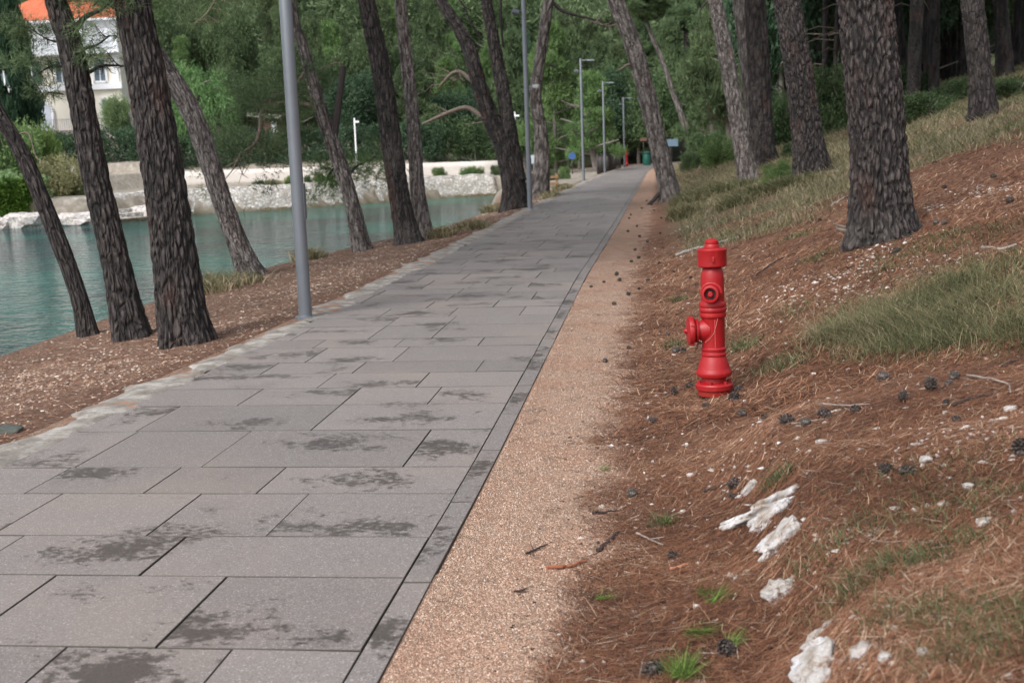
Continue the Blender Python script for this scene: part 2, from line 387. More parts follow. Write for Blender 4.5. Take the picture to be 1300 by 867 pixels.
# ------------------------------------------------------------------ foliage
def leafmat(name, dark, mid, light, trans=.25, hue=.02):
    t = NT(name); a = t.attr('tone'); oi = t.n('ObjectInfo').outputs['Random']
    c = t.ramp(a, [(0, lin(dark)), (.5, lin(mid)), (1, lin(light))])
    h = t.n('HueSaturation', {'Color': c, 'Hue': t.math('ADD', .5-hue/2, t.math('MULTIPLY', oi, hue)), 'Value': t.math('ADD', .85, t.math('MULTIPLY', oi, .3))})
    t.fin(h.outputs[0], .6); t.b.inputs['Specular IOR Level'].default_value = .25
    tr = t.n('BsdfTranslucent', {'Color': h.outputs[0]}); mx = t.n('MixShader', {0: trans, 1: t.b.outputs[0], 2: tr.outputs[0]})
    t.t.links.new(mx.outputs[0], t.out.inputs[0]); return t.m
PINE = leafmat('pine_needles', (64, 80, 56), (96, 115, 80), (128, 146, 104))
PINE2 = leafmat('bright_pine_needles', (78, 102, 62), (108, 136, 84), (138, 162, 108))
OAKL = leafmat('evergreen_leaves', (54, 72, 48), (82, 102, 68), (112, 132, 92))
CYPR = leafmat('cypress_leaves', (28, 50, 36), (44, 70, 50), (66, 92, 64), .05)
PEPP = leafmat('pepper_leaves', (84, 116, 72), (112, 146, 92), (140, 172, 118))
OLIV = leafmat('olive_leaves', (104, 130, 88), (132, 158, 110), (160, 184, 138))
HEDG = leafmat('hedge_leaves', (52, 74, 56), (72, 98, 74), (96, 124, 94))
LIME = leafmat('lime_leaves', (82, 106, 54), (112, 136, 72), (140, 160, 94))
TAMA = leafmat('dry_shrub_leaves', (104, 106, 74), (132, 132, 96), (156, 154, 118))
def foliage(name, cl, n_per, L, W, k=3, up=.35, spread=.6, seed=0, shell=.45, droop=0.):
    r = np.random.default_rng(seed); cl = np.asarray(cl, float); nc = len(cl)
    vol = np.cbrt(cl[:, 3]*cl[:, 4]*cl[:, 5]); wgt = vol**2; wgt /= wgt.sum()
    N = int(n_per*nc); ci = r.choice(nc, N, p=wgt)
    o = r.normal(size=(N, 3)); o /= np.linalg.norm(o, axis=1)[:, None]
    rad = shell+(1-shell)*r.random(N)**.6; rad *= 1+.25*np.clip(r.normal(size=N), -1, 1.5)
    off = o*rad[:, None]; p = cl[ci, :3]+off*cl[ci, 3:6]
    tone0 = cl[:, 6][ci] if cl.shape[1] > 6 else r.random(nc)[ci]
    d = o+np.array([0, 0, up-droop])+r.normal(size=(N, 3))*.4; d /= np.linalg.norm(d, axis=1)[:, None]
    P_ = np.repeat(p, k, 0); D = np.repeat(d, k, 0)+r.normal(size=(N*k, 3))*spread; D /= np.linalg.norm(D, axis=1)[:, None]
    s = np.cross(D, r.normal(size=(N*k, 3))); s /= np.linalg.norm(s, axis=1)[:, None]
    Ls = L*(.6+.8*r.random(N*k))[:, None]; Ws = W*(.7+.6*r.random(N*k))[:, None]
    a = P_-s*Ws*.5; b = P_+s*Ws*.5; c = P_+D*Ls
    Vv = np.stack([a, b, c], 1).reshape(-1, 3); Ff = np.arange(N*k*3).reshape(-1, 3)
    tone = np.clip(np.repeat(tone0*.6+.4*r.random(N), k), 0, 1)
    return npmesh(name, Vv, Ff, 3, fattr=dict(tone=tone))
BARKD = {}
def barkmat(name, dark, mid, light, sc=1.):
    t = NT(name); rg = t.attr('ridge'); P = t.n('Attribute', attribute_name='bc').outputs['Vector']
    P2 = t.pos((1, 1, .38), P)
    wp = t.n('VectorMath', {0: t.pos((1, 1, .28), P), 1: t.n('VectorMath', {0: t.n('TexNoise', {'Vector': P2, 'Scale': 9.0, 'Detail': 3.0}).outputs['Color'], 'Scale': .05}, operation='SCALE').outputs[0]}, operation='ADD').outputs[0]
    ve = t.step(t.voro(wp, 19*sc, 'DISTANCE_TO_EDGE'), .0, .22)
    v = t.math('ADD', t.math('ADD', t.math('MULTIPLY', t.step(rg, .15, .85), .34), t.math('MULTIPLY', ve, .12)), t.math('ADD', t.math('MULTIPLY', t.noise(P2, 44*sc, 6, .8), .5), t.math('MULTIPLY', t.noise(t.pos((1, 1, .6), P), 5, 4, .6), .25)))
    c = t.ramp(v, [(.38, lin(dark)), (.62, lin(mid)), (.85, lin(light)), (1., lin(tuple(min(255, x+14) for x in light)))])
    c = t.mix(t.math('MULTIPLY', t.step(t.noise(P2, 3.5, 3), .55, .75), .35), c, lin((104, 72, 60)))
    c = t.mix(t.math('MULTIPLY', t.step(t.noise(t.pos((1, 1, .5), P), 2., 4), .5, .7), .25), c, lin((112, 108, 104)))
    h = t.math('ADD', t.math('ADD', rg, ve), t.math('MULTIPLY', t.noise(P2, 60*sc, 5, .7), .5))
    return t.fin(c, .9, t.bump(h, 1., .03))
BARK = barkmat('dark_pine_bark', (17, 14, 14), (47, 41, 40), (78, 71, 69))
BARKG = barkmat('grey_pine_bark', (58, 52, 50), (112, 104, 101), (154, 147, 143), 1.4)
TWIG = plain('dead_wood', (118, 106, 96), .9, var=.35, scale=20, bump=.5)
def smooth_path(pts, rads, n):
    P_ = [Vector(p) for p in pts]; out = []; ro = []
    if len(P_) == 2: P_ = [P_[0], (P_[0]+P_[1])/2, P_[1]]; rads = [rads[0], (rads[0]+rads[1])/2, rads[1]]
    ext = [P_[0]*2-P_[1]]+P_+[P_[-1]*2-P_[-2]]; re = [rads[0]]+list(rads)+[rads[-1]]
    segl = [(P_[i+1]-P_[i]).length for i in range(len(P_)-1)]; tot = sum(segl)
    for i in range(1, len(ext)-2):
        m = max(2, int(round(n*segl[i-1]/tot)))
        for j in range(m):
            u = j/m; a, b, c, d = ext[i-1:i+3]
            q = .5*((2*b)+(c-a)*u+(2*a-5*b+4*c-d)*u*u+(3*b-a-3*c+d)*u**3)
            out.append(q); ro.append(re[i]+(re[i+1]-re[i])*u)
    out.append(P_[-1]); ro.append(rads[-1]); return out, ro
def trunk_mesh(name, pts, rads, seg=48, n=120, ridge=1., flare=.0, seed=0, origin=Vector()):
    P_, R_ = smooth_path(pts, rads, n); VV = []; rv = []; bc = []
    a = (P_[1]-P_[0]).orthogonal().normalized(); s = 0
    for i, p in enumerate(P_):
        d = (P_[min(i+1, len(P_)-1)]-P_[max(i-1, 0)]).normalized(); a = (a-d*a.dot(d)).normalized(); b = d.cross(a)
        if i: s += (p-P_[i-1]).length
        for k in range(seg):
            th = 2*math.pi*k/seg; r = R_[i]
            if flare:
                r *= 1+flare*math.exp(-max(s-.2, 0)/.22)*(1+.55*math.sin(th*5+seed)+.3*math.sin(th*3+2*seed))
            r *= 1+.035*noise.noise(Vector((math.cos(th)*1.3, math.sin(th)*1.3, s*1.2+seed)))
            q = Vector((math.cos(th)*R_[i], math.sin(th)*R_[i], s))
            kk = min((22+6*math.sin(seed*2.1))*(.22/max(R_[0], .07))**.5, seg/(6.283*R_[0]*2.2))
            wq = Vector((q.x*kk+seed*3.1, q.y*kk, q.z*kk*(.28+.04*math.cos(seed)))); wq += .42*noise.noise_vector(wq*.6)
            ds, _ = noise.voronoi(wq); e = min(1, (ds[1]-ds[0])*2.2)
            wq2 = Vector((q.x*kk*2.3, q.y*kk*2.3+9, q.z*kk*.8)); fn_ = noise.noise(wq2)
            rid = max(0, min(1, e*.8+.2+fn_*.3))
            r += ridge*R_[0]*.10*(rid-.6)
            VV.append(p+(a*math.cos(th)+b*math.sin(th))*r-origin); rv.append(rid); bc.append(q+Vector((seed*.73, seed*.31, 0)))
    m = len(P_); ii, jj = np.meshgrid(np.arange(seg), np.arange(m-1)); ii = ii.ravel(); jj = jj.ravel()
    F_ = np.stack([jj*seg+ii, jj*seg+(ii+1) % seg, (jj+1)*seg+(ii+1) % seg, (jj+1)*seg+ii], 1)
    me = npmesh(name, VV, F_, 4, True, vattr=dict(ridge=rv))
    at_ = me.attributes.new('bc', 'FLOAT_VECTOR', 'POINT'); at_.data.foreach_set('vector', np.array(bc, np.float32).ravel())
    return me
# crown prototypes for tall trees (unit radius about 1, used scaled)
def crown_clumps(seed, n, flat=.5, rmin=.16, rmax=.34, low=0.):
    r = random.Random(seed); out = []
    while len(out) < n:
        x, y, z = r.uniform(-1, 1), r.uniform(-1, 1), r.uniform(-1, 1)
        q = x*x+y*y+z*z
        if q > 1 or q < .2: continue
        s = r.uniform(rmin, rmax); out.append((x, y, z*flat+(.25 if z > 0 else low), s, s, s*r.uniform(.45, .8), r.random()))
    return out
CROWN_HI = [foliage('crown', crown_clumps(s, 44, .5), 330, .12, .016, 4, .6, .5, s) for s in (1, 2, 3)]
TREES = []
def pine(px, radpx, label, top=10.5, bark=None, seed=0, seg=40, n=110, zoff=0, forks=(), branches=(), crown=2.6, lean=None, name='pine_tree', flare=.22, group=None, csc=1., ridge=1., Z=None, cat='pine tree'):
    """px: pixel way-points of the trunk from the root up, set at the depth where the root meets the ground"""
    b = hit(px[0][0], px[0][1]) if Z is None else at(px[0][0], px[0][1], Z)
    Zc = (b-Vector((0, 0, CH))).dot(FW)
    W = [at(q[0], q[1], Zc+(q[2] if len(q) > 2 else 0)) for q in px]
    R_ = [r/2/FPX*Zc for r in radpx]
    base = W[0].copy(); base.z = g(base.x, base.y) if Z is None else base.z
    W[0] = base.copy(); d0 = (W[1]-W[0]).normalized(); W.insert(0, W[0]-d0*.25); R_.insert(0, R_[0])
    d = (W[-1]-W[-2]).normalized(); p = W[-1]; k = 0
    while p.z < base.z+top and k < 8:
        d = (d*.8+Vector((0, 0, .35))+Vector((random.uniform(-.05, .05), random.uniform(-.05, .05), 0))).normalized()
        p = p+d*1.6; W.append(p); R_.append(max(.03, R_[-1]*.86)); k += 1
    root = empty(name, base)
    tag(root, label, cat, group)
    mat = bark or BARK
    mm = link('trunk', trunk_mesh('trunk', W, R_, seg, n, ridge, flare, seed, base), mat, root)
    for f in forks:
        WP = [at(q[0], q[1], Zc+(q[2] if len(q) > 2 else 0)) for q in f['px']]; RP = [r/2/FPX*Zc for r in f['r']]
        if f.get('top'):
            d = (WP[-1]-WP[-2]).normalized(); p = WP[-1]
            while p.z < base.z+f['top']:
                d = (d*.8+Vector((0, 0, .35))).normalized(); p = p+d*1.5; WP.append(p); RP.append(max(.03, RP[-1]*.85))
        link('stem', trunk_mesh('stem', WP, RP, seg, n, ridge, 0, seed+5, base), mat, root)
        if f.get('top'):
            c = link('crown', CROWN_HI[seed % 3], PINE, root); c.location = WP[-1]-base; c.scale = (crown*.8,)*2+(crown*.6,)
    for f in branches:
        WP = [at(q[0], q[1], Zc+(q[2] if len(q) > 2 else 0)) for q in f['px']]; RP = [r/2/FPX*Zc for r in f['r']]
        P_, Q_ = smooth_path(WP, RP, 16)
        br = MB().tube([v-base for v in P_], Q_, 8).build('branch', f.get('m', mat), root)
        if f.get('tw'):
            mb = MB(); rr2 = random.Random(seed+3)
            for _ in range(f['tw']):
                i = rr2.randrange(len(P_)//3, len(P_)); q = P_[i]-base
                dd = Vector((rr2.uniform(-1, 1), rr2.uniform(-.6, .6), rr2.uniform(-.9, .5)))*rr2.uniform(.2, .7)*f.get('tl', 1)
                mid = q+dd*.5+Vector((0, 0, rr2.uniform(-.1, .12))); r0 = max(.0005*Zc, Q_[i]*.35)
                mb.tube([q-dd*.02, mid, q+dd], [r0, r0*.7, r0*.3], 5)
                mb.tube([mid, mid+Vector((dd.z, dd.y, dd.x))*.5], [r0*.6, r0*.2], 4)
            mb.build('twigs', f.get('m', mat), br)
        if f.get('leaf'):
            cl = []; rr2 = random.Random(seed+9)
            for _ in range(f['leaf']):
                i = rr2.randrange(len(P_)//3, len(P_)); q = P_[i]-base+Vector((rr2.uniform(-1, 1), rr2.uniform(-1, 1), rr2.uniform(-.7, .7)))*f.get('ls', .35)
                s = rr2.uniform(.10, .2)*f.get('lz', 1); cl.append((q.x, q.y, q.z, s, s, s*.6, rr2.random()))
            link('needles', foliage('needles', cl, f.get('ln', 60), .09+.002*max(0, Zc-10), .0035+.00042*max(0, Zc-10), 5, .3, .55, seed), f.get('lm', PINE), br)
    if crown:
        c = link('crown', CROWN_HI[seed % 3], PINE, root); c.location = W[-1]-base
        c.scale = (crown, crown, crown*.75); c.rotation_euler.z = seed
    TREES.append(root); return root
LB = 'pines along the waterside verge'
pine([(112, 427), (98, 370), (72, 300), (30, 200), (-5, 140), (-60, 40), (-90, -20)], [24, 21, 21, 20, 18, 16, 15], 'thin dark pine leaning left, nearest the water at the far left edge', 8, seed=1, seg=56, group=LB, crown=2.2,
     branches=[dict(px=[(20, 172), (36, 170), (46, 200), (60, 207)], r=[2.5, 1.8, 1.5, 1], m=TWIG)])
pine([(167, 428), (146, 330), (118, 210), (92, 70), (72, 5), (50, -80)], [44, 35, 33, 31, 27, 24], 'pine with side branches and sparse needles, leaning in front of the white villa', 9.5, seed=2, seg=96, n=300, group=LB, crown=2.6,
     branches=[dict(px=[(97, 36), (108, 22), (128, 12), (150, -8)], r=[9, 7, 5, 3], leaf=6, ls=.3),
               dict(px=[(113, 92), (130, 84), (158, 84)], r=[5, 4, 2], leaf=5, ls=.22, tw=6, tl=.4),
               dict(px=[(74, 54), (60, 50), (40, 38)], r=[3, 2, 1], leaf=7, ls=.18, tw=4, tl=.4),
               dict(px=[(84, 86), (66, 84), (42, 98)], r=[4, 3, 1], leaf=6, ls=.2, tw=7, tl=.4),
               dict(px=[(105, 62), (122, 58), (140, 45)], r=[4, 3, 1.5], leaf=5, ls=.2, tw=5, tl=.4),
               dict(px=[(70, 10), (80, -5), (100, -12)], r=[4, 3, 1.5], leaf=8, ls=.2),
               dict(px=[(80, 120), (62, 118), (52, 128)], r=[2, 1.4, 1], tw=3, tl=.3, leaf=3, ls=.12)])
pine([(238, 434), (228, 380), (214, 270), (190, 120), (168, 5), (150, -90)], [66, 60, 53, 49, 45, 40], 'thickest dark pine on the left verge beside the paved path', 10.5, seed=3, seg=160, n=420, group=LB, flare=.16,
     branches=[dict(px=[(177, -5), (215, -20), (270, -8), (262, 18), (245, 32)], r=[6, 5, 3.5, 2.5, 1], m=TWIG, tw=8, tl=.8, leaf=12, ls=.4),
               dict(px=[(165, 0), (140, -10), (118, 8)], r=[5, 4, 1.5], leaf=12, ls=.3, tw=4)])
pine([(318, 350), (302, 310), (282, 255), (246, 150), (212, 92), (178, 40), (150, -20)], [32, 27, 25, 26, 25, 22, 20], 'leaning grey-barked pine just right of the thickest left pine', 8.5, bark=BARKG, seed=4, seg=44, n=150, group=LB,
     branches=[dict(px=[(246, 140), (249, 130), (253, 121)], r=[6, 4, 3]), dict(px=[(248, 22, .3), (240, 12), (228, 5)], r=[2, 1.5, 1], leaf=4)])
pine([(459, 318), (446, 255), (425, 190), (404, 130), (385, 62), (372, 20), (360, -60)], [24, 19, 19, 17, 14, 13, 12], 'slender pale pine with a forked stub and long drooping branch behind the nearest lamp post', 9, bark=BARKG, seed=5, seg=36, group=LB, csc=1, crown=2.3,
     branches=[dict(px=[(424, 172), (430, 130), (436, 85)], r=[11, 9, 8]),
               dict(px=[(403, 138), (385, 132), (345, 132), (333, 140), (330, 165), (322, 185), (306, 195), (296, 215)], r=[8, 7, 6, 7, 5, 5, 3, 2], m=TWIG, tw=22, tl=1.2, leaf=34, ls=.8, lz=1.7, ln=70),
               dict(px=[(389, 88), (375, 108), (350, 122), (322, 136)], r=[5, 4, 3, 1.5], m=TWIG, tw=16, tl=1.1, leaf=26, ls=.7, lz=1.6, ln=70),
               dict(px=[(436, 90), (428, 80), (405, 88)], r=[3, 2, 1], m=TWIG),
               dict(px=[(442, 225), (452, 212, 1.2), (476, 200, 2.6)], r=[4, 3, 1.5], leaf=20, ls=.5, lm=PINE2, lz=1.8, ln=60),
               dict(px=[(432, 205), (418, 222, 1.0), (412, 240, 2.0)], r=[4, 3, 1.5], leaf=12, ls=.4, lm=PINE2, lz=1.5, ln=60)])
pine([(519, 308), (508, 255), (498, 190), (485, 95), (468, 15), (455, -50)], [33, 26, 26, 25, 22, 20], 'dark straight pine, left one of the close pair between the two nearest lamp posts', 10, seed=6, seg=44, n=150, group=LB)
pine([(539, 302), (530, 240), (524, 150), (514, 60), (508, 0), (500, -70)], [24, 19, 17, 16, 15, 14], 'thinner pine, right one of the close pair between the two nearest lamp posts', 10, bark=BARKG, seed=7, seg=36, group=LB, crown=2.3,
     branches=[dict(px=[(520, 96), (526, 84), (532, 80)], r=[3, 2, 1])])
pine([(653, 266), (652, 235), (640, 190), (615, 130), (592, 55), (560, 0), (538, -50)], [34, 31, 24, 21, 17, 14, 12], 'large pine dividing low into two trunks, with a pale crooked branch reaching left', 10.5, seed=8, seg=44, n=150, group=LB,
     forks=[dict(px=[(655, 230), (651, 195), (641, 130), (628, 60), (617, 0), (605, -70)], r=[27, 20, 18, 16, 14, 12], top=10)],
     branches=[dict(px=[(611, 148), (592, 137), (565, 145), (536, 158)], r=[7, 6, 5, 3], m=TWIG, tw=3), dict(px=[(598, 102), (585, 92), (573, 94), (558, 110)], r=[6, 5, 4, 2], m=TWIG, tw=10, tl=1.3),
               dict(px=[(616, 155), (602, 157), (590, 158)], r=[2, 1.6, 1], m=TWIG), dict(px=[(639, 60), (636, 30), (636, 0)], r=[3, 3, 3]), dict(px=[(612, 50), (598, 30), (590, 10), (575, -10)], r=[3, 2.5, 2, 1.5], tw=8, tl=1)])
pine([(682, 251), (688, 215), (686, 165), (680, 120), (688, 60), (697, 0), (705, -50)], [30, 20, 17, 15, 14, 14, 12], 'twisted pine with a pale hollow scar, standing behind the second lamp post', 10.5, bark=BARKG, seed=9, seg=40, n=150, group=LB,
     forks=[dict(px=[(676, 250), (671, 232), (670, 222)], r=[26, 20, 16])],
     branches=[dict(px=[(697, 82), (702, 84), (708, 88)], r=[4, 3, 2]), dict(px=[(703, 5), (716, 15), (740, 22), (780, 32)], r=[5, 4, 3, 1.5], tw=10, tl=1.6, leaf=8, ls=.6)])
RS = 'pines on the slope right of the path'
pine([(853, 254), (843, 215), (826, 140), (803, 55), (783, 5), (765, -50)], [29, 24, 23, 22, 20, 18], 'leaning pine closest to the gravel verge on the right of the path', 10.5, bark=BARKG, seed=10, seg=44, n=150, group=RS,
     branches=[dict(px=[(820, 84), (800, 82), (785, 90)], r=[5, 4, 2.5], m=TWIG), dict(px=[(790, 30), (770, 33), (745, 25)], r=[3, 2, 1], m=TWIG, tw=6, tl=.8),
               dict(px=[(838, 245), (828, 256), (818, 264)], r=[6, 5, 3])])
pine([(884, 200), (872, 165), (855, 118), (842, 80), (825, 40)], [9, 8, 7, 6, 5], 'thin bare pine leaning left, front one of the leaning cluster beyond the gravel-side pine', 8, bark=BARKG, seed=11, seg=20, n=50, group=RS, crown=1.8)
pine([(874, 198), (861, 160), (845, 110), (838, 92)], [9, 7, 7, 6], 'thin bare pine leaning left, behind the leaning cluster beyond the gravel-side pine', 8, bark=BARKG, seed=12, seg=20, n=50, group=RS, crown=1.8)
pine([(880, 197), (874, 120), (872, 60), (872, 25)], [14, 10, 8, 7], 'upright dark pine standing among the thin leaning pines', 10, seed=13, seg=24, n=60, group=RS, crown=2)
pine([(951, 232), (941, 180), (929, 110), (916, 40), (908, 0), (900, -60)], [26, 22, 20, 19, 18, 16], 'slender reddish-grey pine, leftmost of the tight group on the slope', 11, bark=BARKG, seed=14, seg=40, n=140, group=RS,
     branches=[dict(px=[(905, -5), (890, 12), (888, 26)], r=[3, 2, 1])])
pine([(970, 208), (966, 150), (963, 80), (959, 0), (957, -60)], [36, 29, 28, 26, 24], 'stout upright pine in the middle of the tight group on the slope', 11, seed=15, seg=48, n=150, group=RS)
pine([(962, 204), (955, 140), (945, 60), (938, 0)], [20, 17, 16, 16], 'pine half hidden behind the stout upright pine of the tight group', 11, seed=16, seg=30, n=90, group=RS, bark=BARKG)
pine([(986, 166), (984, 110), (980, 50), (974, 0)], [18, 15, 14, 13], 'thin pine in shade between the stout upright pine and the thick one right of it', 11, seed=17, seg=28, n=80, group=RS)
pine([(1031, 224), (1024, 165), (1014, 90), (1004, 30), (996, -15), (988, -60)], [48, 37, 34, 33, 33, 32], 'thick dark pine with rugged bark standing in grass on the slope', 11, seed=18, seg=120, n=320, group=RS)
pine([(1121, 302), (1118, 265), (1114, 170), (1106, 80), (1098, 0), (1090, -70)], [82, 74, 69, 67, 66, 62], 'biggest pine, a massive dark trunk on the slope above the fire hydrant', 12, seed=19, seg=200, n=460, group=RS, flare=.24,
     branches=[dict(px=[(1108, 298), (1085, 295), (1062, 291)], r=[9, 7, 4], m=TWIG), dict(px=[(1085, 292), (1070, 288), (1058, 284)], r=[5, 4, 2], m=TWIG)])
pine([(1249, 148), (1245, 100), (1240, 50), (1234, 0), (1230, -50)], [36, 29, 28, 27, 26], 'dark pine highest on the slope near the right edge, in pale grass', 11, seed=20, seg=50, n=150, group=RS)

# background trunks in the dim wood on the right
BW = 'dim pines deep in the wood on the right'
bgt = [((1062, 140), (1062, 80), (1060, 0), 14), ((1040, 60), (1042, 30), (1042, 0), 16), ((1148, 128), (1144, 60), (1138, 0), 13), ((1202, 96), (1200, 40), (1196, 0), 17), ((1276, 95), (1274, 50), (1270, 0), 19),
       ((1180, 85), (1179, 40), (1178, 0), 10), ((1170, 84), (1168, 40), (1166, 0), 9), ((1158, 60), (1156, 30), (1155, 0), 13), ((1213, 70), (1212, 30), (1210, 0), 8), ((1296, 78), (1294, 40), (1294, 0), 10), ((1131, 110), (1130, 50), (1130, 0), 9), ((1190, 78), (1188, 30), (1186, 0), 8), ((1222, 60), (1222, 30), (1221, 0), 9), ((1262, 62), (1261, 30), (1260, 0), 8), ((1052, 110), (1050, 50), (1049, 0), 8)]
names = ['dim trunk just left of the biggest pine', 'shaded trunk showing high between the thick rugged pine and the biggest pine', 'dim trunk close against the right side of the biggest pine', 'darkest stout background trunk left of the pine near the right edge', 'stout background trunk right of the pine near the right edge',
         'slim dim trunk, right of a pair deep in the wood', 'slim dim trunk, left of a pair deep in the wood', 'broad shaded trunk high up right of the biggest pine', 'thin far trunk just right of the stout darkest background trunk', 'dim trunk cut by the right edge of the view',
         'thin trunk partly hidden by the biggest pine', 'thin far trunk just left of the stout darkest background trunk', 'thin far trunk against the left side of the pine near the right edge', 'thin far trunk between two stout pines near the right edge', 'thin dim trunk just left of the one beside the biggest pine']
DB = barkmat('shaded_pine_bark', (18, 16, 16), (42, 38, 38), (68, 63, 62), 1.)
for i, ((a, b, c, wd), nm) in enumerate(zip(bgt, names)):
    Z = .38/wd*FPX*.95
    hb_ = hit(a[0], a[1]); Z = min((hb_-Vector((0, 0, CH))).dot(FW), 75)
    bp = at(a[0], a[1], Z)
    # stand the tree on the slope below the way-point
    gz = g(bp.x, bp.y)
    pts = [(a[0]+(a[0]-b[0])*.1, a[1])] + [b, c, (c[0]-4, c[1]-60)]
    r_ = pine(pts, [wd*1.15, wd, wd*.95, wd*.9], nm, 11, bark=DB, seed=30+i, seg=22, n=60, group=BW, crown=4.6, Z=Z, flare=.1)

rx_ = random.Random(21); near_ = ['thin dim trunk in shade left of the thick rugged pine', 'thin dim trunk between the thick rugged pine and biggest pine', 'thin dim trunk between the biggest pine and the right-edge pine', 'thin dim trunk beyond the right-edge pine']
for k in range(80):
    xx = rx_.uniform(7, 27); yy = rx_.uniform(32, 72)
    d_ = Vector((xx, yy, 0))-Vector((0, 0, CH)); zc = d_.dot(FW); px_ = 650+FPX*d_.dot(RT)/zc
    if not 890 < px_ < 1330 or xx < 4+.06*yy: continue
    root = empty('pine_tree', (xx, yy, g(xx, yy)-.2)); q_ = 0 if px_ < 1005 else 1 if px_ < 1075 else 2 if px_ < 1225 else 3
    tag(root, near_[q_], 'pine tree', near_[q_].replace('thin dim trunk', 'thin dim trunks'))
    rr_ = rx_.uniform(.12, .2); l_ = rx_.uniform(-.8, .3)
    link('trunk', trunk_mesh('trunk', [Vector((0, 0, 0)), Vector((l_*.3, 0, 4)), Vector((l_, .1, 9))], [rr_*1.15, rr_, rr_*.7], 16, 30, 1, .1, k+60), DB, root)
    c = link('crown', CROWN_HI[k % 3], PINE, root); c.location = (l_, 0, 9.4); c.scale = (3.4, 3.4, 2.6); c.rotation_euler.z = k
    mb = MB()
    for q in range(5):
        a = rx_.uniform(0, 6.28); z_ = rx_.uniform(2.5, 7); mb.tube([(l_*.08*z_, 0, z_), (l_*.08*z_+math.cos(a)*.8, math.sin(a)*.8, z_+.1), (l_*.08*z_+math.cos(a)*1.5, math.sin(a)*1.5, z_-.1)], [.03, .02, .006], 5)
        mb.build('dead_branch', TWIG, root); mb = MB()
# ------------------------------------------------------------------ mid and far vegetation prototypes
def proto(name, clumps, n_per, L, W, k, mat, seed, **kw): return foliage(name, clumps, n_per, L, W, k, seed=seed, **kw), mat
def bush_clumps(seed, n, flat=.75):
    r = random.Random(seed); out = []
    for _ in range(n):
        a = r.uniform(0, 6.283); q = math.sqrt(r.random())*.8; z = r.uniform(0.05, 1)*flat*math.sqrt(max(0, 1-q*q*.9))
        s = r.uniform(.2, .36); out.append((q*math.cos(a), q*math.sin(a), z, s, s, s*.75, r.random()))
    return out
def pine_clumps(seed, n):
    r = random.Random(seed); out = []
    for _ in range(n):
        z = r.random()**.8; rad = (1-z)**.55*r.uniform(.45, 1)*(.75+.25*math.sin(z*14+seed)); a = r.uniform(0, 6.283)
        s = r.uniform(.13, .25); out.append((rad*math.cos(a), rad*math.sin(a), z*1.7-.3, s, s, s*.55, r.random()))
    return out
PC = [foliage('crown', pine_clumps(40+s, 60), 170, .075, .016, 3, .5, .5, s) for s in range(4)]
OC = [foliage('crown', bush_clumps(50+s, 42, 1.1), 260, .06, .03, 2, .3, .7, s) for s in range(3)]
BC = [foliage('foliage', bush_clumps(60+s, 26, .8), 260, .07, .03, 2, .3, .7, s) for s in range(3)]
def bgtree(label, x, y, h, wd, mesh, mat, group=None, name='pine_tree', cat='tree', trunk=.12, low=.3, tilt=0, bark=None, rz=None):
    z = g(x, y); root = empty(name, (x, y, z-.1)); tag(root, label, cat, group)
    c = link('crown', mesh, None, root)
    if not mesh.materials: mesh.materials.append(mat)
    c.data = mesh if mesh.materials[0] == mat else variant(mesh, mat)
    ch = h*(1-low); c.location = (tilt*low*h, 0, h*low+ch*.18); c.scale = (wd/2, wd/2, ch/1.45); c.rotation_euler.z = (x*7+y) % 6.28 if rz is None else rz
    mb = MB(); mb.tube([(0, 0, 0), (tilt*h*.3, 0, h*.4), (tilt*h*.5, 0.05, h*.82)], [trunk, trunk*.75, trunk*.3], 8)
    for k in range(9):
        a = (k*2.4+x) % 6.28; zz = h*(low+.085*k*(1-low)); q_ = wd*(.5-.03*k)
        mb.tube([(tilt*zz*.6, 0, zz), (tilt*zz+math.cos(a)*q_*.5, math.sin(a)*q_*.5, zz+h*.04), (tilt*zz+math.cos(a+.3)*q_, math.sin(a+.3)*q_, zz+h*.09)], [trunk*.5, trunk*.35, trunk*.15], 5)
    mb.build('trunk', bark or BARKP, root); return root
_var = {}
def variant(mesh, mat):
    k = (mesh.name, mat.name)
    if k not in _var:
        m = mesh.copy(); m.materials.clear(); m.materials.append(mat); _var[k] = m
    return _var[k]
BARKP = plain('far_bark', (124, 116, 112), .9, var=.3, scale=6)
def shrub(label, x, y, h, wd, mat, mesh=None, group=None, name='shrub', cat='shrub', dp=None, z=None):
    mesh = mesh or BC[int(abs(x*3+y)) % 3]
    root = empty(name, (x, y, (g(x, y) if z is None else z)-.03)); tag(root, label, cat, group)
    c = link('foliage', variant(mesh, mat), None, root); c.scale = (wd/2, (dp or wd)/2, h/1.0); c.rotation_euler.z = 0 if dp else (x*5) % 6.28
    mb = MB(); rr3 = random.Random(int(x*10))
    for k in range(4): a = k*1.6; mb.tube([(0, 0, 0), (math.cos(a)*wd*.2, math.sin(a)*(dp or wd)*.2, h*.6)], [.03, .01], 5)
    mb.build('stem', BARKP, root); return root
def G2(px, Y):
    """ground x at depth Y seen at pixel column px"""
    d = ray(px, 190); return d.x/d.y*Y
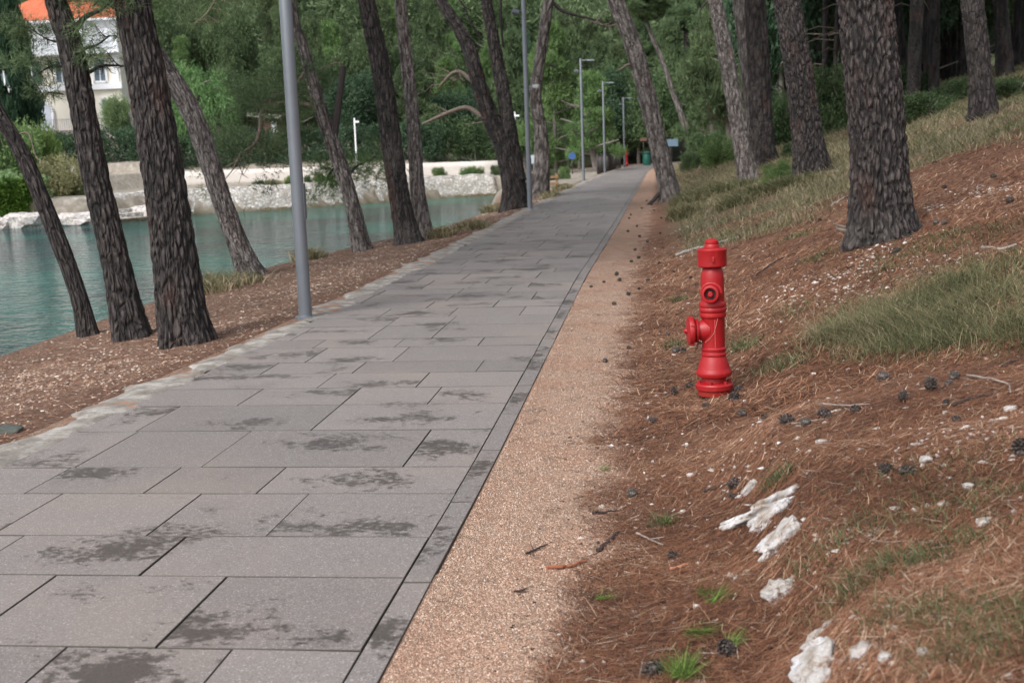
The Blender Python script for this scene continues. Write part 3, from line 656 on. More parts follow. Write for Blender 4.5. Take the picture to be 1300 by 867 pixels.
# hillside across the bay: individually placed trees in rows
HW = 'trees rising on the wooded hillside across the bay'
rh = random.Random(11)
mats = [(PC, PINE), (PC, PINE2), (OC, OAKL), (PC, PINE), (OC, HEDG)]
row = [(90, 5.5, 30), (96, 7, 33), (103, 8, 36), (111, 8.5, 42), (121, 9, 48)]
lab = {0: 'mid green pine', 1: 'bright green pine', 2: 'dark evergreen tree', 3: 'mid green pine', 4: 'blue-green evergreen tree'}
place = ['low behind the shore hedges across the bay', 'on the lower hillside across the bay', 'halfway up the hillside across the bay', 'high on the hillside across the bay', 'along the top of the hillside across the bay']
for ri, (Y, h, stepx) in enumerate(row):
    pxs = list(range(-60+ri*13, 860, int(stepx*1.55)))
    for j, px in enumerate(pxs):
        yv = Y+rh.uniform(-3, 3); x = G2(px+rh.uniform(-10, 10), yv)
        if -52 < x < -34 and yv < 101: continue
        if ri == 0 and px > 700: continue
        k = rh.choice([0, 0, 1, 2, 3, 4, 2]) if ri else rh.choice([0, 1, 2, 4])
        ms, mt = mats[k]
        bgtree(lab[k]+' '+place[ri], x, yv, h*rh.uniform(.85, 1.25), rh.uniform(4.2, 6.0), ms[rh.randrange(len(ms))], mt, lab[k]+'s '+place[ri],
               name='pine_tree' if k in (0, 1, 3) else 'evergreen_tree', low=rh.uniform(.05, .25), tilt=rh.uniform(-.15, .1), trunk=.16)
# right-hand wood behind the trunks
rh = random.Random(5)
for ri, (Y, n_, px0, px1) in enumerate([(60, 6, 850, 1340), (72, 7, 820, 1350), (86, 8, 800, 1360), (100, 9, 740, 1370)]):
    for j in range(n_):
        px = px0+(px1-px0)*(j+rh.uniform(.2, .8))/n_; yv = Y+rh.uniform(-4, 4); x = G2(px, yv)
        if x-XR(yv) < 3.2 and yv < 99: x = XR(yv)+3.4+rh.uniform(0, 1)
        k = rh.choice([0, 2, 3, 4]); ms, mt = mats[k]
        bgtree(lab[k]+' in the dim wood beyond the slope, '+['front', 'second', 'third', 'rear'][ri]+' row', x, yv, rh.uniform(8, 11), rh.uniform(4.5, 6.2), ms[rh.randrange(len(ms))], mt,
               lab[k]+'s in the dim wood, '+['front', 'second', 'third', 'rear'][ri]+' row', name='pine_tree' if k in (0, 3) else 'evergreen_tree', low=rh.uniform(.05, .2), trunk=.15)
# far woodland mass that closes the view
cl = []
rw = random.Random(2)
for _ in range(620):
    y = rw.uniform(128, 175); x = rw.uniform(-115, 75); z = g(x, y)
    s = rw.uniform(2.2, 3.6)
    for q in range(2): cl.append((x+rw.uniform(-1.5, 1.5), y+rw.uniform(-1, 1), z+1.5+q*3.8, s, s, s*.9, rw.random()))
wd_ = link('far_woodland', foliage('far_woodland', cl, 170, .9, .28, 2, .4, .6, 4), PINE); tag(wd_, 'far dark green wood closing off the top of the hillside', 'woodland', kind='stuff')

# named trees and shrubs across the bay
def column_clumps(seed, n=70):
    r = random.Random(seed); out = []
    for _ in range(n):
        z = r.random(); w = (min(1, z*6+.55))*(1-z**2.2)**.6*.8; a = r.uniform(0, 6.283)
        s = r.uniform(.16, .24); out.append((w*math.cos(a), w*math.sin(a), z, s, s, s*.35, r.random()))
    return out
CY = foliage('crown', column_clumps(3), 420, .06, .03, 2, .6, .4, 8)
def cypress(px, Y, h, wd, label):
    x = G2(px, Y); z = g(x, Y); root = empty('cypress_tree', (x, Y, z)); tag(root, label, 'cypress')
    c = link('crown', CY, CYPR, root); c.scale = (wd/2, wd/2, h)
    MB().tube([(0, 0, -.2), (0, 0, h*.8)], [.2, .05], 8).build('trunk', BARKP, root)
cypress(8, 80, 13.5, 5.4, 'tall dark cypress at the left edge beside the white villa')
def weeping_clumps(seed):
    r = random.Random(seed); out = []
    for _ in range(70):
        a = r.uniform(0, 6.283); q = math.sqrt(r.random())*.85; z = .95-.6*q*q+r.uniform(-.45, .05)
        s = r.uniform(.12, .18); out.append((q*math.cos(a), q*math.sin(a), z, s, s, s*1.9, r.random()))
    return out
WP = foliage('crown', weeping_clumps(5), 200, .07, .014, 3, 0, .3, 9, droop=1.5)
r_ = bgtree('pale green weeping tree with drooping foliage behind the leaning grey-barked pine', G2(255, 84), 84, 6.6, 6.5, WP, PEPP, name='weeping_tree', low=.0, trunk=.2)
r_ = bgtree('pale grey-green round tree beside the right corner of the villa', G2(154, 82.5), 82.5, 4.0, 2.8, variant(OC[0], OLIV), OLIV, name='olive_tree', low=.1)
shrub('small bright green shrub under the villa front', G2(92, 83.5), 83.5, 1.0, 2.0, LIME)
# hedges in front of the villa and along the terrace
def hedge(label, pxa, pxb, Y, h, mat, dp=1.6, n=None, z=None):
    xa, xb = G2(pxa, Y), G2(pxb, Y); L = xb-xa; n = n or max(4, int(L*2.4)); r = random.Random(int(pxa)); cl = []
    for i in range(n):
        for q in range(3):
            s = r.uniform(.42, .62); cl.append((xa+L*(i+r.random())/n-xa-L/2, r.uniform(-.4, .4)*dp, h*(.2+.3*q)+r.uniform(-.12, .12), s, s*.8, h*.2+.12, r.random()))
    root = empty('hedge', ((xa+xb)/2, Y, g((xa+xb)/2, Y) if z is None else z)); tag(root, label, 'hedge')
    link('foliage', foliage('foliage', cl, 120, .17, .09, 2, .3, .7, int(pxa)), mat, root)
    mb = MB()
    for i in range(max(2, int(L/1.5))): mb.tube([(-L/2+.5+i*1.5, 0, -.3), (-L/2+.5+i*1.5, 0, h*.7)], [.05, .02], 5)
    mb.build('stem', BARKP, root)
hedge('dark clipped hedge in front of the villa, left section', 45, 108, 79.8, 2.0, HEDG)
hedge('dark clipped hedge in front of the villa, right section', 112, 186, 79.8, 2.3, HEDG)
hedge('dark hedge on the terrace left of the nearest lamp post', 190, 372, 81, 2.4, HEDG)
hedge('dark hedge on the terrace between the nearest lamp post and the forked pine', 376, 560, 81.5, 2.3, HEDG)
hedge('blue-green hedge on the terrace behind the low-dividing pine', 540, 665, 82, 3.0, OAKL)
for px, Y, h, wd, mt, lb in [(12, 62, 3.9, 4.6, PINE2, 'tall fresh green shrub behind the leaning thin pine at the left edge'), (40, 63, 3.6, 3.0, LIME, 'yellow-green shrub below the cypress, right of the leaning thin pine'), (76, 60.5, 2.6, 4.2, TAMA, 'sparse olive-brown shrub on the far shore left of the villa pine'),
                             (103, 61, .7, 1.0, PINE2, 'tiny green bush on the far terrace left of the villa pine'), (20, 57, 1.7, 3.6, OLIV, 'low pale green shrub above the ivy wall')]:
    shrub(lb, G2(px, Y), Y, h, wd, mt)
# low rounded bushes on top of the seawall
for i, (px, py, wpx, hpx, mt, lb) in enumerate([(365, 234, 14, 9, LIME, 'lime rounded bush on the seawall just left of the nearest lamp post'), (388, 233, 10, 8, OAKL, 'small bush on the seawall just right of the nearest lamp post'), (401, 234, 14, 10, LIME, 'bright lime bush on the seawall, left of a touching pair'), (414, 234, 12, 8, LIME, 'bright lime bush on the seawall, right of a touching pair'),
                                               (345, 236, 22, 7, TAMA, 'flat olive bush on the seawall left of the lime bush by the lamp post'), (325, 238, 16, 7, OAKL, 'dull green bush on the seawall, furthest left of the low row'), (556, 221, 18, 9, PINE2, 'green bush on the seawall right of the close pine pair'), (590, 217, 20, 8, PINE2, 'clipped bush on the seawall, left of the long clipped row'), (607, 217, 20, 8, PINE2, 'clipped bush on the seawall, middle of the long clipped row'), (629, 216, 14, 8, OAKL, 'clipped bush on the seawall beside the low-dividing pine'), (700, 218, 16, 9, OAKL, 'low green bush beyond the twisted pine'), (715, 220, 16, 10, PINE2, 'leafy green bush left of the third lamp post')]):
    x0 = G2(px, 66); Y = float(YS(x0))+2.6 if px < 650 else 60; Y = min(Y, 77); x0 = G2(px, Y)
    shrub(lb, x0, Y, hpx/FPX*Y*1.9, wpx/FPX*Y*1.2, mt)
# pine leaning by the railing and foliage around the path end
def bgpx(px, Y, h, wd, mesh, mat, label, **kw): return bgtree(label, G2(px, Y), Y, h, wd, mesh, mat, **kw)
bgpx(705, 76, 8, 6, PC[1], PINE2, 'bright pine behind the twisted pine, between the second and third lamp posts', low=.1)
bgpx(735, 84, 8.5, 6, PC[2], PINE, 'soft green pine behind the third lamp post', low=.12)
bgpx(757, 72, 5.2, 4.4, PC[0], PINE2, 'low bright pine leaning beside the railing at the path end', low=.22, tilt=-.25, trunk=.2)
bgpx(655, 90, 8.5, 6, PC[3], PINE, 'pine filling the gap behind the low-dividing pine', low=.1)
bgpx(778, 100, 9, 7, OC[1], OAKL, 'dark evergreen above the end of the path', low=.12, name='evergreen_tree')
bgpx(805, 104, 9, 6, PC[3], PINE, 'pine above the bend of the path', low=.2)
bgpx(838, 96, 8, 5.5, OC[2], OAKL, 'dark evergreen right of the bend of the path', low=.15, name='evergreen_tree')
for px, Y, h, wd, mt, lb in [(917, 44, 1.2, 1.8, PINE2, 'low green bush on the slope left of the slender reddish pine'), (882, 50, .9, 1.6, OAKL, 'low dark bush in grass by the leaning thin pines'), (985, 24.5, .55, .8, PINE2, 'small leafy bush at the foot of the stout pine'), (1078, 40, 2.6, 3.0, OAKL, 'bright bush seen left of the biggest pine'),
                             (1035, 46, 2.0, 2.6, OAKL, 'green bush behind the thick rugged pine'), (995, 44, 2.2, 2.6, OAKL, 'green bush behind the thin shaded pine'), (905, 56, 1.5, 2.6, OAKL, 'broad bush between the leaning thin pines and slender reddish pine'), (1170, 30, .8, 1.8, OAKL, 'low spreading bush right of the biggest pine'), (1215, 33, .7, 1.6, OAKL, 'low dark bush under the darkest background trunk'), (1290, 27, .5, 1.6, OAKL, 'low dark bush by the right edge of the view'), (1012, 33, .5, .9, OAKL, 'tiny dark bush in grass behind the thick rugged pine'), (1150, 46, 1.4, 2.6, OAKL, 'dim bush deep in the wood right of the biggest pine')]:
    shrub(lb, G2(px, Y), Y, h, wd, mt)

# ------------------------------------------------------------------ seawall, terrace walls, rocks across the bay
t = NT('white_rubble_stone'); P = t.pos((1, 1, 1.6))
P = t.n('VectorMath', {0: P, 1: t.n('VectorMath', {0: t.n('TexNoise', {'Vector': P, 'Scale': 2.0, 'Detail': 3.0}).outputs['Color'], 'Scale': .25}, operation='SCALE').outputs[0]}, operation='ADD').outputs[0]
v1 = t.voro(P, 5.5, 'DISTANCE_TO_EDGE'); v2 = t.voro(P, 5.5, out='Color'); s_ = t.n('SeparateColor', {'Color': v2}).outputs[0]
c = t.ramp(s_, [(0, lin((176, 170, 162))), (.5, lin((210, 206, 200))), (1, lin((232, 229, 225)))])
c = t.mix(t.math('MULTIPLY', t.step(v1, .08, .0), .7), c, lin((140, 128, 114)))
c = t.mix(t.math('MULTIPLY', t.step(t.noise(P, .9, 4), .55, .7), .3), c, lin((176, 162, 142)))
zz = t.n('SeparateXYZ', {'Vector': t.pos()}).outputs[2]
c = t.mix(t.step(t.math('ADD', zz, t.math('MULTIPLY', t.noise(P, 2, 3), .3)), -.95, -1.1), c, lin((120, 104, 78)))
STONE = t.fin(c, .9, t.bump(t.math('MINIMUM', v1, .15), 1., .25))
def wallstrip(name, label, pts, z0, z1, th, mat, batter=.0, cat='wall', jag=.0, n=60):
    """pts: plan polyline; the wall's water face leans back by batter"""
    P_, _ = smooth_path([(a, b, 0) for a, b in pts], [1]*len(pts), n) if len(pts) > 2 else ([Vector((pts[0][0]+(pts[1][0]-pts[0][0])*k/n, pts[0][1]+(pts[1][1]-pts[0][1])*k/n, 0)) for k in range(n+1)], 0)
    VV = []; m = 6
    for i, p in enumerate(P_):
        d = (P_[min(i+1, len(P_)-1)]-P_[max(0, i-1)]).normalized(); nrm = Vector((-d.y, d.x, 0))
        zt = z1+jag*noise.noise(Vector((i*.35, 0, 5)))
        for q, (o, z) in enumerate([(0, z0), (batter*.33, z0+(zt-z0)*.33), (batter*.66, z0+(zt-z0)*.66), (batter, zt), (batter+th, zt), (batter+th+.02, z0)]):
            jj_ = jag*.8*noise.noise(Vector((i*.5, q*2.1, 1))) if 0 < q < 4 else 0
            VV.append(p+nrm*(o+jj_)+Vector((0, 0, z)))
    n_ = len(P_); F_ = [(i*m+k, (i+1)*m+k, (i+1)*m+(k+1) % m, i*m+(k+1) % m) for i in range(n_-1) for k in range(m)]
    me = npmesh(name, [tuple(v) for v in VV], F_, 4)
    bm_ = bmesh.new(); bm_.from_mesh(me); bm_.verts.ensure_lookup_table()
    for e in (0, n_-1): bm_.faces.new([bm_.verts[e*m+k] for k in range(m)])
    bmesh.ops.recalc_face_normals(bm_, faces=bm_.faces[:]); bm_.to_mesh(me); bm_.free()
    o = link(name, me, mat); tag(o, label, cat); return o
def sh(x, off=0): return (x, float(YS(x))+off)
wallstrip('stone_seawall', 'long white rubble seawall sloping into the water across the bay', [sh(-26, -.3), sh(-24, -.45), sh(-21, -.4), sh(-18.6, -.4), sh(-15.5, -.4), sh(-12.7, -.4), sh(-9.3, -.5)], -2.0, .02, .9, STONE, .75, jag=.13, n=110)
PLAST = plain('pale_plaster', (204, 197, 191), .9, var=.08, scale=1.5)
PLASTP = plain('pinkish_plaster', (200, 180, 166), .9, var=.1, scale=1.)
wallstrip('terrace_wall', 'long low pale wall along the back of the far terrace', [(-34.5, 78.1), (-9.8, 78.1)], -.3, .78, .35, PLAST, n=20)
IVY = leafmat('ivy_leaves', (52, 84, 30), (78, 112, 40), (104, 136, 56))
w_ = wallstrip('ivy_wall', 'low wall covered in green ivy above the rocks at the far left', [(xx, float(YS(xx))+.85) for xx in (-52, -46, -40, -35, -31.5, -29.3)], -1.6, .7, .5, plain('old_wall', (150, 140, 122), .9), n=30)
cl = []; rr4 = random.Random(9)
for _ in range(420):
    x = rr4.uniform(-50, -29.3); y = float(YS(x))+.85
    cl.append((x, y-.12, rr4.uniform(-.95, .75), .4, .16, .3, rr4.random()))
iv = link('ivy', foliage('ivy', cl, 90, .16, .1, 2, .1, .7, 3), IVY, w_)
# stepped stone quay
q_ = empty('stone_steps', (-25.4, 55.9, -1.3), math.radians(58)); tag(q_, 'white stone steps going down to the water across the bay', 'steps')
mb = MB()
for k in range(6): mb.box((.0, .5*k-.3, .06+.2*k), (4.4-.1*k, .6, .22), bev=.02)
mb.build('step', STONE, q_)
def rock(name, label, loc, sc, seed, mat, group=None, sub=3, rough=.35, rz=0, tilt=0, cat='rock', sharp=1.):
    bm_ = bmesh.new(); bmesh.ops.create_icosphere(bm_, subdivisions=sub, radius=1)
    for v in bm_.verts:
        c0 = v.co.copy(); n1_ = noise.noise(c0*1.1+Vector((seed*7.3, 0, 0))); n2_ = noise.noise(c0*3.+Vector((0, seed*3.1, 0))); n3_ = noise.noise(c0*8+Vector((0, 0, seed)))
        cell = noise.cell(c0*1.6+Vector((seed, seed, 0)))
        v.co = c0*(1+rough*n1_+rough*.5*n2_+rough*.22*n3_)
        for ax in range(3):
            lim = .78+.1*n2_; v.co[ax] = max(-lim*1.1, min(lim*1.1, v.co[ax]))
    for f in bm_.faces: f.smooth = sub > 3
    M = Matrix.Rotation(rz, 4, 'Z') @ Matrix.Rotation(tilt, 4, 'Y') @ Matrix.Diagonal((*sc, 1)); bmesh.ops.transform(bm_, matrix=M, verts=bm_.verts)
    me = bpy.data.meshes.new(name); bm_.to_mesh(me); bm_.free()
    o = link(name, me, mat, None, loc); tag(o, label, cat, group); return o
t = NT('white_limestone'); P = t.pos(src=t.n('TexCoord').outputs['Object'])
c = t.ramp(t.noise(P, 9, 7, .65), [(.33, lin((118, 100, 84))), (.44, lin((176, 168, 160))), (.6, lin((216, 216, 218)))])
c = t.mix(t.math('MULTIPLY', t.step(t.noise(t.pos((1, 1, 1)), 14, 5, .75, dist=2.), .54, .62), .75), c, lin((150, 118, 92)))
LIME_ST = t.fin(c, .85, t.bump(t.noise(P, 26, 7, .75), .9, .02))
rk = random.Random(4)
xr_ = -46
side = 0
while xr_ < -25:
    w0 = rk.uniform(1.2, 2.6); x = xr_+w0/2; y = float(YS(x))
    pos_ = 'below the ivy wall' if x < -30 else 'beside the stone steps'
    rock('shore_rock', 'white rock at the waterline across the bay, '+pos_, (x, y+rk.uniform(-.3, .3), -1.15), (w0*.62, .9, rk.uniform(.4, .62)), side, LIME_ST, 'white shore rocks '+pos_); xr_ += w0*.8; side += 1

# ------------------------------------------------------------------ the villa
CREAM = plain('cream_render', (246, 240, 226), .85, var=.03, scale=.8, bump=.05); WHITE = plain('white_trim', (244, 246, 250), .8, var=.02, bump=.05)
t = NT('orange_roof_tiles'); P = t.n('TexCoord').outputs['Object']
wv_ = t.n('TexWave', {'Vector': P, 'Scale': 1.7, 'Distortion': .3}, bands_direction='X').outputs['Fac']
ROOF = t.fin(t.ramp(t.math('ADD', t.math('MULTIPLY', wv_, .35), t.math('MULTIPLY', t.noise(P, 3, 5), .65)), [(.25, lin((164, 78, 52))), (.6, lin((206, 112, 78))), (.8, lin((220, 140, 104)))]), .85, t.bump(wv_, .6, .06))
SHUT = plain('green_shutters', (62, 92, 86), .6); GLASS = plain('window_glass', (110, 124, 136), .15); DARKM = plain('dark_iron', (60, 62, 64), .5)
vx0, vx1 = -49.5, -39.2; vy = 86.0; vz = g(-43, 84.5)-.2
villa = empty('villa', ((vx0+vx1)/2, vy, vz)); tag(villa, 'three-storey white and cream villa with orange hipped roof behind the left pines', 'house')
HWd = (vx1-vx0)/2; DP = 5.0; EH = 9.15
def bx(name, x, z, wd, h, mat, proud=.0, th=.12, par=villa): return MB().box((x, -proud, z), (wd, th, h), bev=0).build(name, mat, par)
MB().box((0, DP/2, EH/2), (2*HWd, DP, EH)).build('wall', CREAM, villa)
bx('upper_wall', 0, 8.05, 2*HWd+.02, 2.15, WHITE, .03)
bx('cornice', 0, 6.75, 2*HWd+.3, .28, WHITE, .14, .3); bx('cornice', 0, 4.2, 2*HWd+.3, .42, WHITE, .14, .3); bx('plinth', 0, .55, 2*HWd+.1, 1.1, plain('pinkish_base', (206, 190, 186), .9), .06)
for xx in (-HWd+.35, -1.9, 2.1, HWd-.35): bx('pilaster', xx, 5.45, .5, 2.2, WHITE if xx > 2 or xx < -3 else CREAM, .05)
bm_ = bmesh.new(); e = .55; rz_ = EH; rt = EH+2.2
vs = [bm_.verts.new(v) for v in [(-HWd-e, -e, rz_), (HWd+e, -e, rz_), (HWd+e, DP+e, rz_), (-HWd-e, DP+e, rz_), (-HWd+3.2, DP/2, rt), (HWd-4.2, DP/2, rt)]]
for f in ((0, 1, 5, 4), (1, 2, 5), (2, 3, 4, 5), (3, 0, 4), (3, 2, 1, 0)): bm_.faces.new([vs[k] for k in f])
me = bpy.data.meshes.new('roof'); bm_.to_mesh(me); bm_.free(); rf = link('roof', me, ROOF, villa)
MB().box((-1.5, DP/2+1, rt-.1), (.7, .7, 1.5), bev=.02).build('chimney', WHITE, rf)
MB().box((0, -e/2-.1, EH-.12), (2*HWd+.9, e, .16)).build('eave', WHITE, rf)
def window(x, z, wd, h, shutters=False):
    f = MB()
    for sx in (-1, 1): f.box((x+sx*wd/2, -.1, z), (.14, .14, h+.14))
    for sz in (-1, 1): f.box((x, -.1, z+sz*h/2), (wd, .14, .14))
    f.box((x, -.09, z), (.07, .08, h)); f = f.build('window', WHITE, villa)
    MB().box((x, -.062, z), (wd, .03, h)).build('pane', GLASS, f)
    if shutters:
        for sx in (-1, 1):
            s2 = MB().box((x+sx*(wd/2+.36), -.16, z), (.62, .06, h))
            for k in range(10): s2.box((x+sx*(wd/2+.36), -.2, z-h/2+h*(k+.5)/10), (.54, .03, .06))
            s2.build('shutter', SHUT, f)
window(-2.2, 5.4, .9, 1.7, True); window(.6, 5.4, 1.0, 1.7); window(3.6, 5.4, 1.0, 1.7); window(-4.4, 5.4, .9, 1.7, True)
window(3.9, 2.6, .8, 1.4); window(-2.0, 8.0, 1.0, 1.3); window(1.4, 8.0, 1.0, 1.3); window(4, 8.0, .9, 1.2)
def arch(x, z0, wd, h):
    mb = MB(); n = 14; pts = [(x-wd/2, z0), (x-wd/2, z0+h)]+[(x-wd/2*math.cos(math.pi*k/n), z0+h+wd/2*math.sin(math.pi*k/n)) for k in range(1, n)]+[(x+wd/2, z0+h), (x+wd/2, z0)]
    for a, b in zip(pts, pts[1:]): mb.tube([(a[0], -.12, a[1]), (b[0], -.12, b[1])], .11, 6)
    o = mb.build('arched_door', WHITE, villa)
    m2 = MB(); vv = [m2.bm.verts.new((p[0], -.085, p[1])) for p in pts]; m2.bm.faces.new(vv); o2 = m2.build('door_leaf', plain('pale_door', (200, 208, 218), .4), o)
    return o
arch(-1.2, 1.15, 1.6, 1.3); arch(-4.3, 1.15, 1.3, 1.3); arch(2.0, 1.15, 1.5, 1.3)
mb = MB()
for k in range(70): xx = -HWd+.1+k*(2*HWd-.2)/69; mb.box((xx, -.75, 7.35), (.035, .035, .9))
mb.box((0, -.75, 7.82), (2*HWd, .06, .06)); mb.box((0, -.75, 6.95), (2*HWd, .04, .04)); mb.build('balcony_railing', plain('pale_iron', (206, 212, 220), .5), villa)
MB().box((0, -.42, 6.62), (2*HWd, .84, .12)).build('balcony_floor', WHITE, villa)
mb = MB()
for k in range(60): xx = -HWd+.1+k*(2*HWd-.2)/59; mb.box((xx, -1.1, 1.45), (.03, .03, .8))
mb.box((0, -1.1, 1.86), (2*HWd, .05, .05)); mb.build('terrace_railing', bpy.data.materials['pale_iron'], villa)
MB().box((0, -.62, .5), (2*HWd, 1.1, 1.1)).build('terrace', plain('terrace_render', (214, 200, 196), .9), villa)
# small kiosk-like shed and stone wall glimpsed through the foliage
sx_, sy_ = G2(343, 83.5), 83.5
shd = empty('garden_shed', (sx_, sy_, g(sx_, sy_))); tag(shd, 'small garden shed with pale roof glimpsed behind the hedge left of the nearest lamp post', 'shed')
MB().box((0, 1, 1.2), (1.6, 1.6, 2.4)).build('wall', plain('brown_boards', (112, 84, 72), .8), shd)
MB().box((-.2, .9, 2.5), (2.6, 2.4, .3), rot=Matrix.Rotation(.12, 4, 'Y')).build('roof', plain('pale_sheet', (150, 144, 138), .7), shd)
MB().box((.35, .17, 1.7), (.4, .04, .8)).build('door', WHITE, shd)

# ------------------------------------------------------------------ lamp posts
STEEL = plain('galvanised_steel', (124, 130, 137), .42, metal=.35, var=.06, scale=3, bump=.03)
LED = plain('lamp_glass', (200, 205, 210), .2)
def lamp_proto():
    root = empty('street_lamp')
    MB().lathe([(.085, -.3), (.085, .0), (.064, .004), (.062, 1.0), (.056, 5.4), (.05, 5.42)], 28).build('pole', STEEL, root)
    MB().lathe([(.1, -.02), (.1, .012), (.068, .016), (.066, .03)], 28).build('base_plate', STEEL, root)
    MB().box((.058, .02, 1.12), (.014, .075, .34), bev=.006).build('access_door', STEEL, root)
    arm = MB().box((.28, 0, 5.34), (.56, .05, .045), bev=.008).build('lamp_arm', STEEL, root)
    MB().box((.46, 0, 5.318), (.34, .16, .04), bev=.012).build('lamp_head', STEEL, arm)
    MB().box((.47, 0, 5.295), (.26, .12, .008)).build('diffuser', LED, arm)
    spot = MB().tube([(-.05, 0, 4.90), (-.13, -.02, 4.90)], .012, 8).build('spotlight_bracket', STEEL, root)
    M = Matrix.Translation((-.2, -.05, 4.88)) @ Matrix.Rotation(math.radians(-70), 4, 'Y') @ Matrix.Rotation(.3, 4, 'X')
    mb = MB(); mb.lathe([(.05, -.09), (.075, -.08), (.08, .07), (.07, .075), (.065, .05), (.0001, .05)], 20, M); mb.build('spotlight', STEEL, spot)
    return root
lp0 = lamp_proto()
LG = 'grey lamp posts along the water side of the path'
for i, (px, py, lb) in enumerate([(388, 405, 'nearest grey lamp post, with an access door, rising out of the top of the view'), (673, 267, 'second grey lamp post, in front of the twisted pine'), (741, 230, 'third grey lamp post, slim and whole, left of the railing'), (768, 220, 'fourth grey lamp post, standing at the railing start'), (793, 213, 'furthest grey lamp post, smallest of the row by the path bend')]):
    o = lp0 if i == 0 else copy_tree(lp0); b = hit(px, py); Zd = (b-Vector((0, 0, CH))).dot(FW)
    o.location = (b.x, b.y, 0.0); tag(o, lb, 'lamp post', LG)
    if i == 0: o.location = (at(388, 405, Zd).x, b.y, .0)
    if i >= 1: o.rotation_euler.z = math.radians(-4)
    o.scale.z = [1, 1, .985, .925, .86][i]
    if i == 1:
        br_ = MB().box((.13, 0, 3.05), (.16, .03, .03)).build('lamp_bracket', STEEL, o)
        MB().box((.25, 0, 3.05), (.16, .12, .09), bev=.02).build('side_lamp', plain('pale_lamp', (190, 194, 196), .4), br_)
for (px, y1, y2, Y, lb) in [(452, 192, 150, 79.2, 'short white post light across the bay, right of the slender pale pine'), (655, 190, 143, 79.4, 'white post light half hidden behind the low-dividing pine'), (757, 208, 136, 88, 'thin far lamp post between the third and fourth lamp posts')]:
    x = G2(px, Y); z = g(x, Y); h = (at(px, y2, Y).z-z)
    r_ = empty('post_light', (x, Y, z)); tag(r_, lb, 'lamp post')
    MB().lathe([(.06, -.2), (.055, h), (.02, h+.02)], 12).build('pole', WHITE if Y < 85 else STEEL, r_)
    MB().box((.15, 0, h-.25), (.32, .14, .12), bev=.02).build('lamp_head', WHITE, r_)

# ------------------------------------------------------------------ railing, sign, bin, far hydrant, bench
DST = plain('dark_steel', (74, 70, 68), .5, metal=.3)
ra = empty('railing', (XL(66)-.25, 66, 0)); tag(ra, 'dark metal railing of upright bars beside the far end of the path', 'railing')
mb = MB(); posts = MB(); rl = MB(); base = Vector((XL(66)-.25, 66, 0)); N_ = 44
pp = [Vector((XL(y)-.25, y, 0))-base for y in np.linspace(65, 80.5, N_)]
for k, p in enumerate(pp):
    MB().tube([p+Vector((0, 0, -.1)), p+Vector((0, 0, 1.0 if k % 7 else 1.08))], .02 if k % 7 else .035, 6).build('bar' if k % 7 else 'post', DST, ra)
for z in (.12, 1.0): MB().tube([p+Vector((0, 0, z)) for p in pp], .022, 6).build('rail', DST, ra)
RED = None
def signpost(px, py, Y, lb, col, h, wd, hh, pc):
    x = G2(px, Y); z = g(x, Y); r_ = empty('sign', (x, Y, z)); tag(r_, lb, 'sign')
    MB().lathe([(.035, -.1), (.035, h), (.02, h+.01)], 10).build('post', pc, r_)
    MB().box((0, -.05, h-hh/2), (wd, .03, hh), bev=.008).build('panel', col, r_)
    return r_
BLUE = plain('blue_sign', (58, 92, 150), .4); TEAL = plain('grey_blue_sign', (108, 132, 150), .4)
s_ = signpost(851, 180, 58, 'blue-grey rectangular sign board behind the gravel-side pine', TEAL, 1.9-.3, .75, .34, DST)
signpost(677, 195, 56, 'pale grey square sign between the low-dividing and twisted pines', plain('pale_panel', (176, 186, 194), .5), 1.4, .32, .4, STEEL)
x = G2(726, 70); r_ = empty('round_sign', (x, 70, g(x, 70))); tag(r_, 'round blue sign on a post left of the third lamp post', 'sign')
MB().lathe([(.03, -.1), (.03, 1.25)], 8).build('post', DST, r_)
MB().lathe([(.2, -.01), (.2, .01)], 20, Matrix.Translation((0, -.05, 1.05)) @ Matrix.Rotation(math.pi/2, 4, 'X')).build('disc', BLUE, r_)
x = G2(821, 86); r_ = empty('litter_bin', (x, 86, g(x, 86))); tag(r_, 'green litter bin at the bend of the path', 'bin')
MB().lathe([(.26, .1), (.3, .2), (.3, .85), (.27, .9)], 20).build('body', plain('green_paint', (30, 92, 78), .45), r_); MB().lathe([(.31, .9), (.3, 1.0), (.12, 1.12), (.01, 1.13)], 20).build('lid', plain('dark_green_paint', (24, 70, 60), .45), r_)
MB().tube([(.0, .1, -.1), (0, .1, .2)], .05, 8).build('foot', DST, r_)
xg = G2(817, 87.5); r_ = empty('sign', (xg, 87.5, g(xg, 87.5))); tag(r_, 'thin dark green sign post behind the litter bin', 'sign')
MB().lathe([(.03, -.1), (.03, 2.0)], 8).build('post', DST, r_); MB().box((0, -.04, 1.95), (.5, .03, .22), bev=.006).build('panel', plain('brown_panel', (128, 96, 80), .6), r_)
# wooden fence section by the twisted pine
x = G2(696, 44); bn = empty('wooden_barrier', (x, 44, g(x, 44))); tag(bn, 'small weathered wooden barrier in the grass behind the twisted pine', 'barrier')
WOODM = plain('weathered_wood', (150, 120, 88), .8, var=.25, scale=12)
for dx, hh in ((-.42, .5), (.28, .62)): MB().box((dx, 0, hh/2-.05), (.09, .09, hh+.1), bev=.01).build('post', WOODM, bn)
for z in (.26, .5): MB().box((-.07, -.06, z), (.85, .03, .1), bev=.008).build('rail', WOODM, bn)

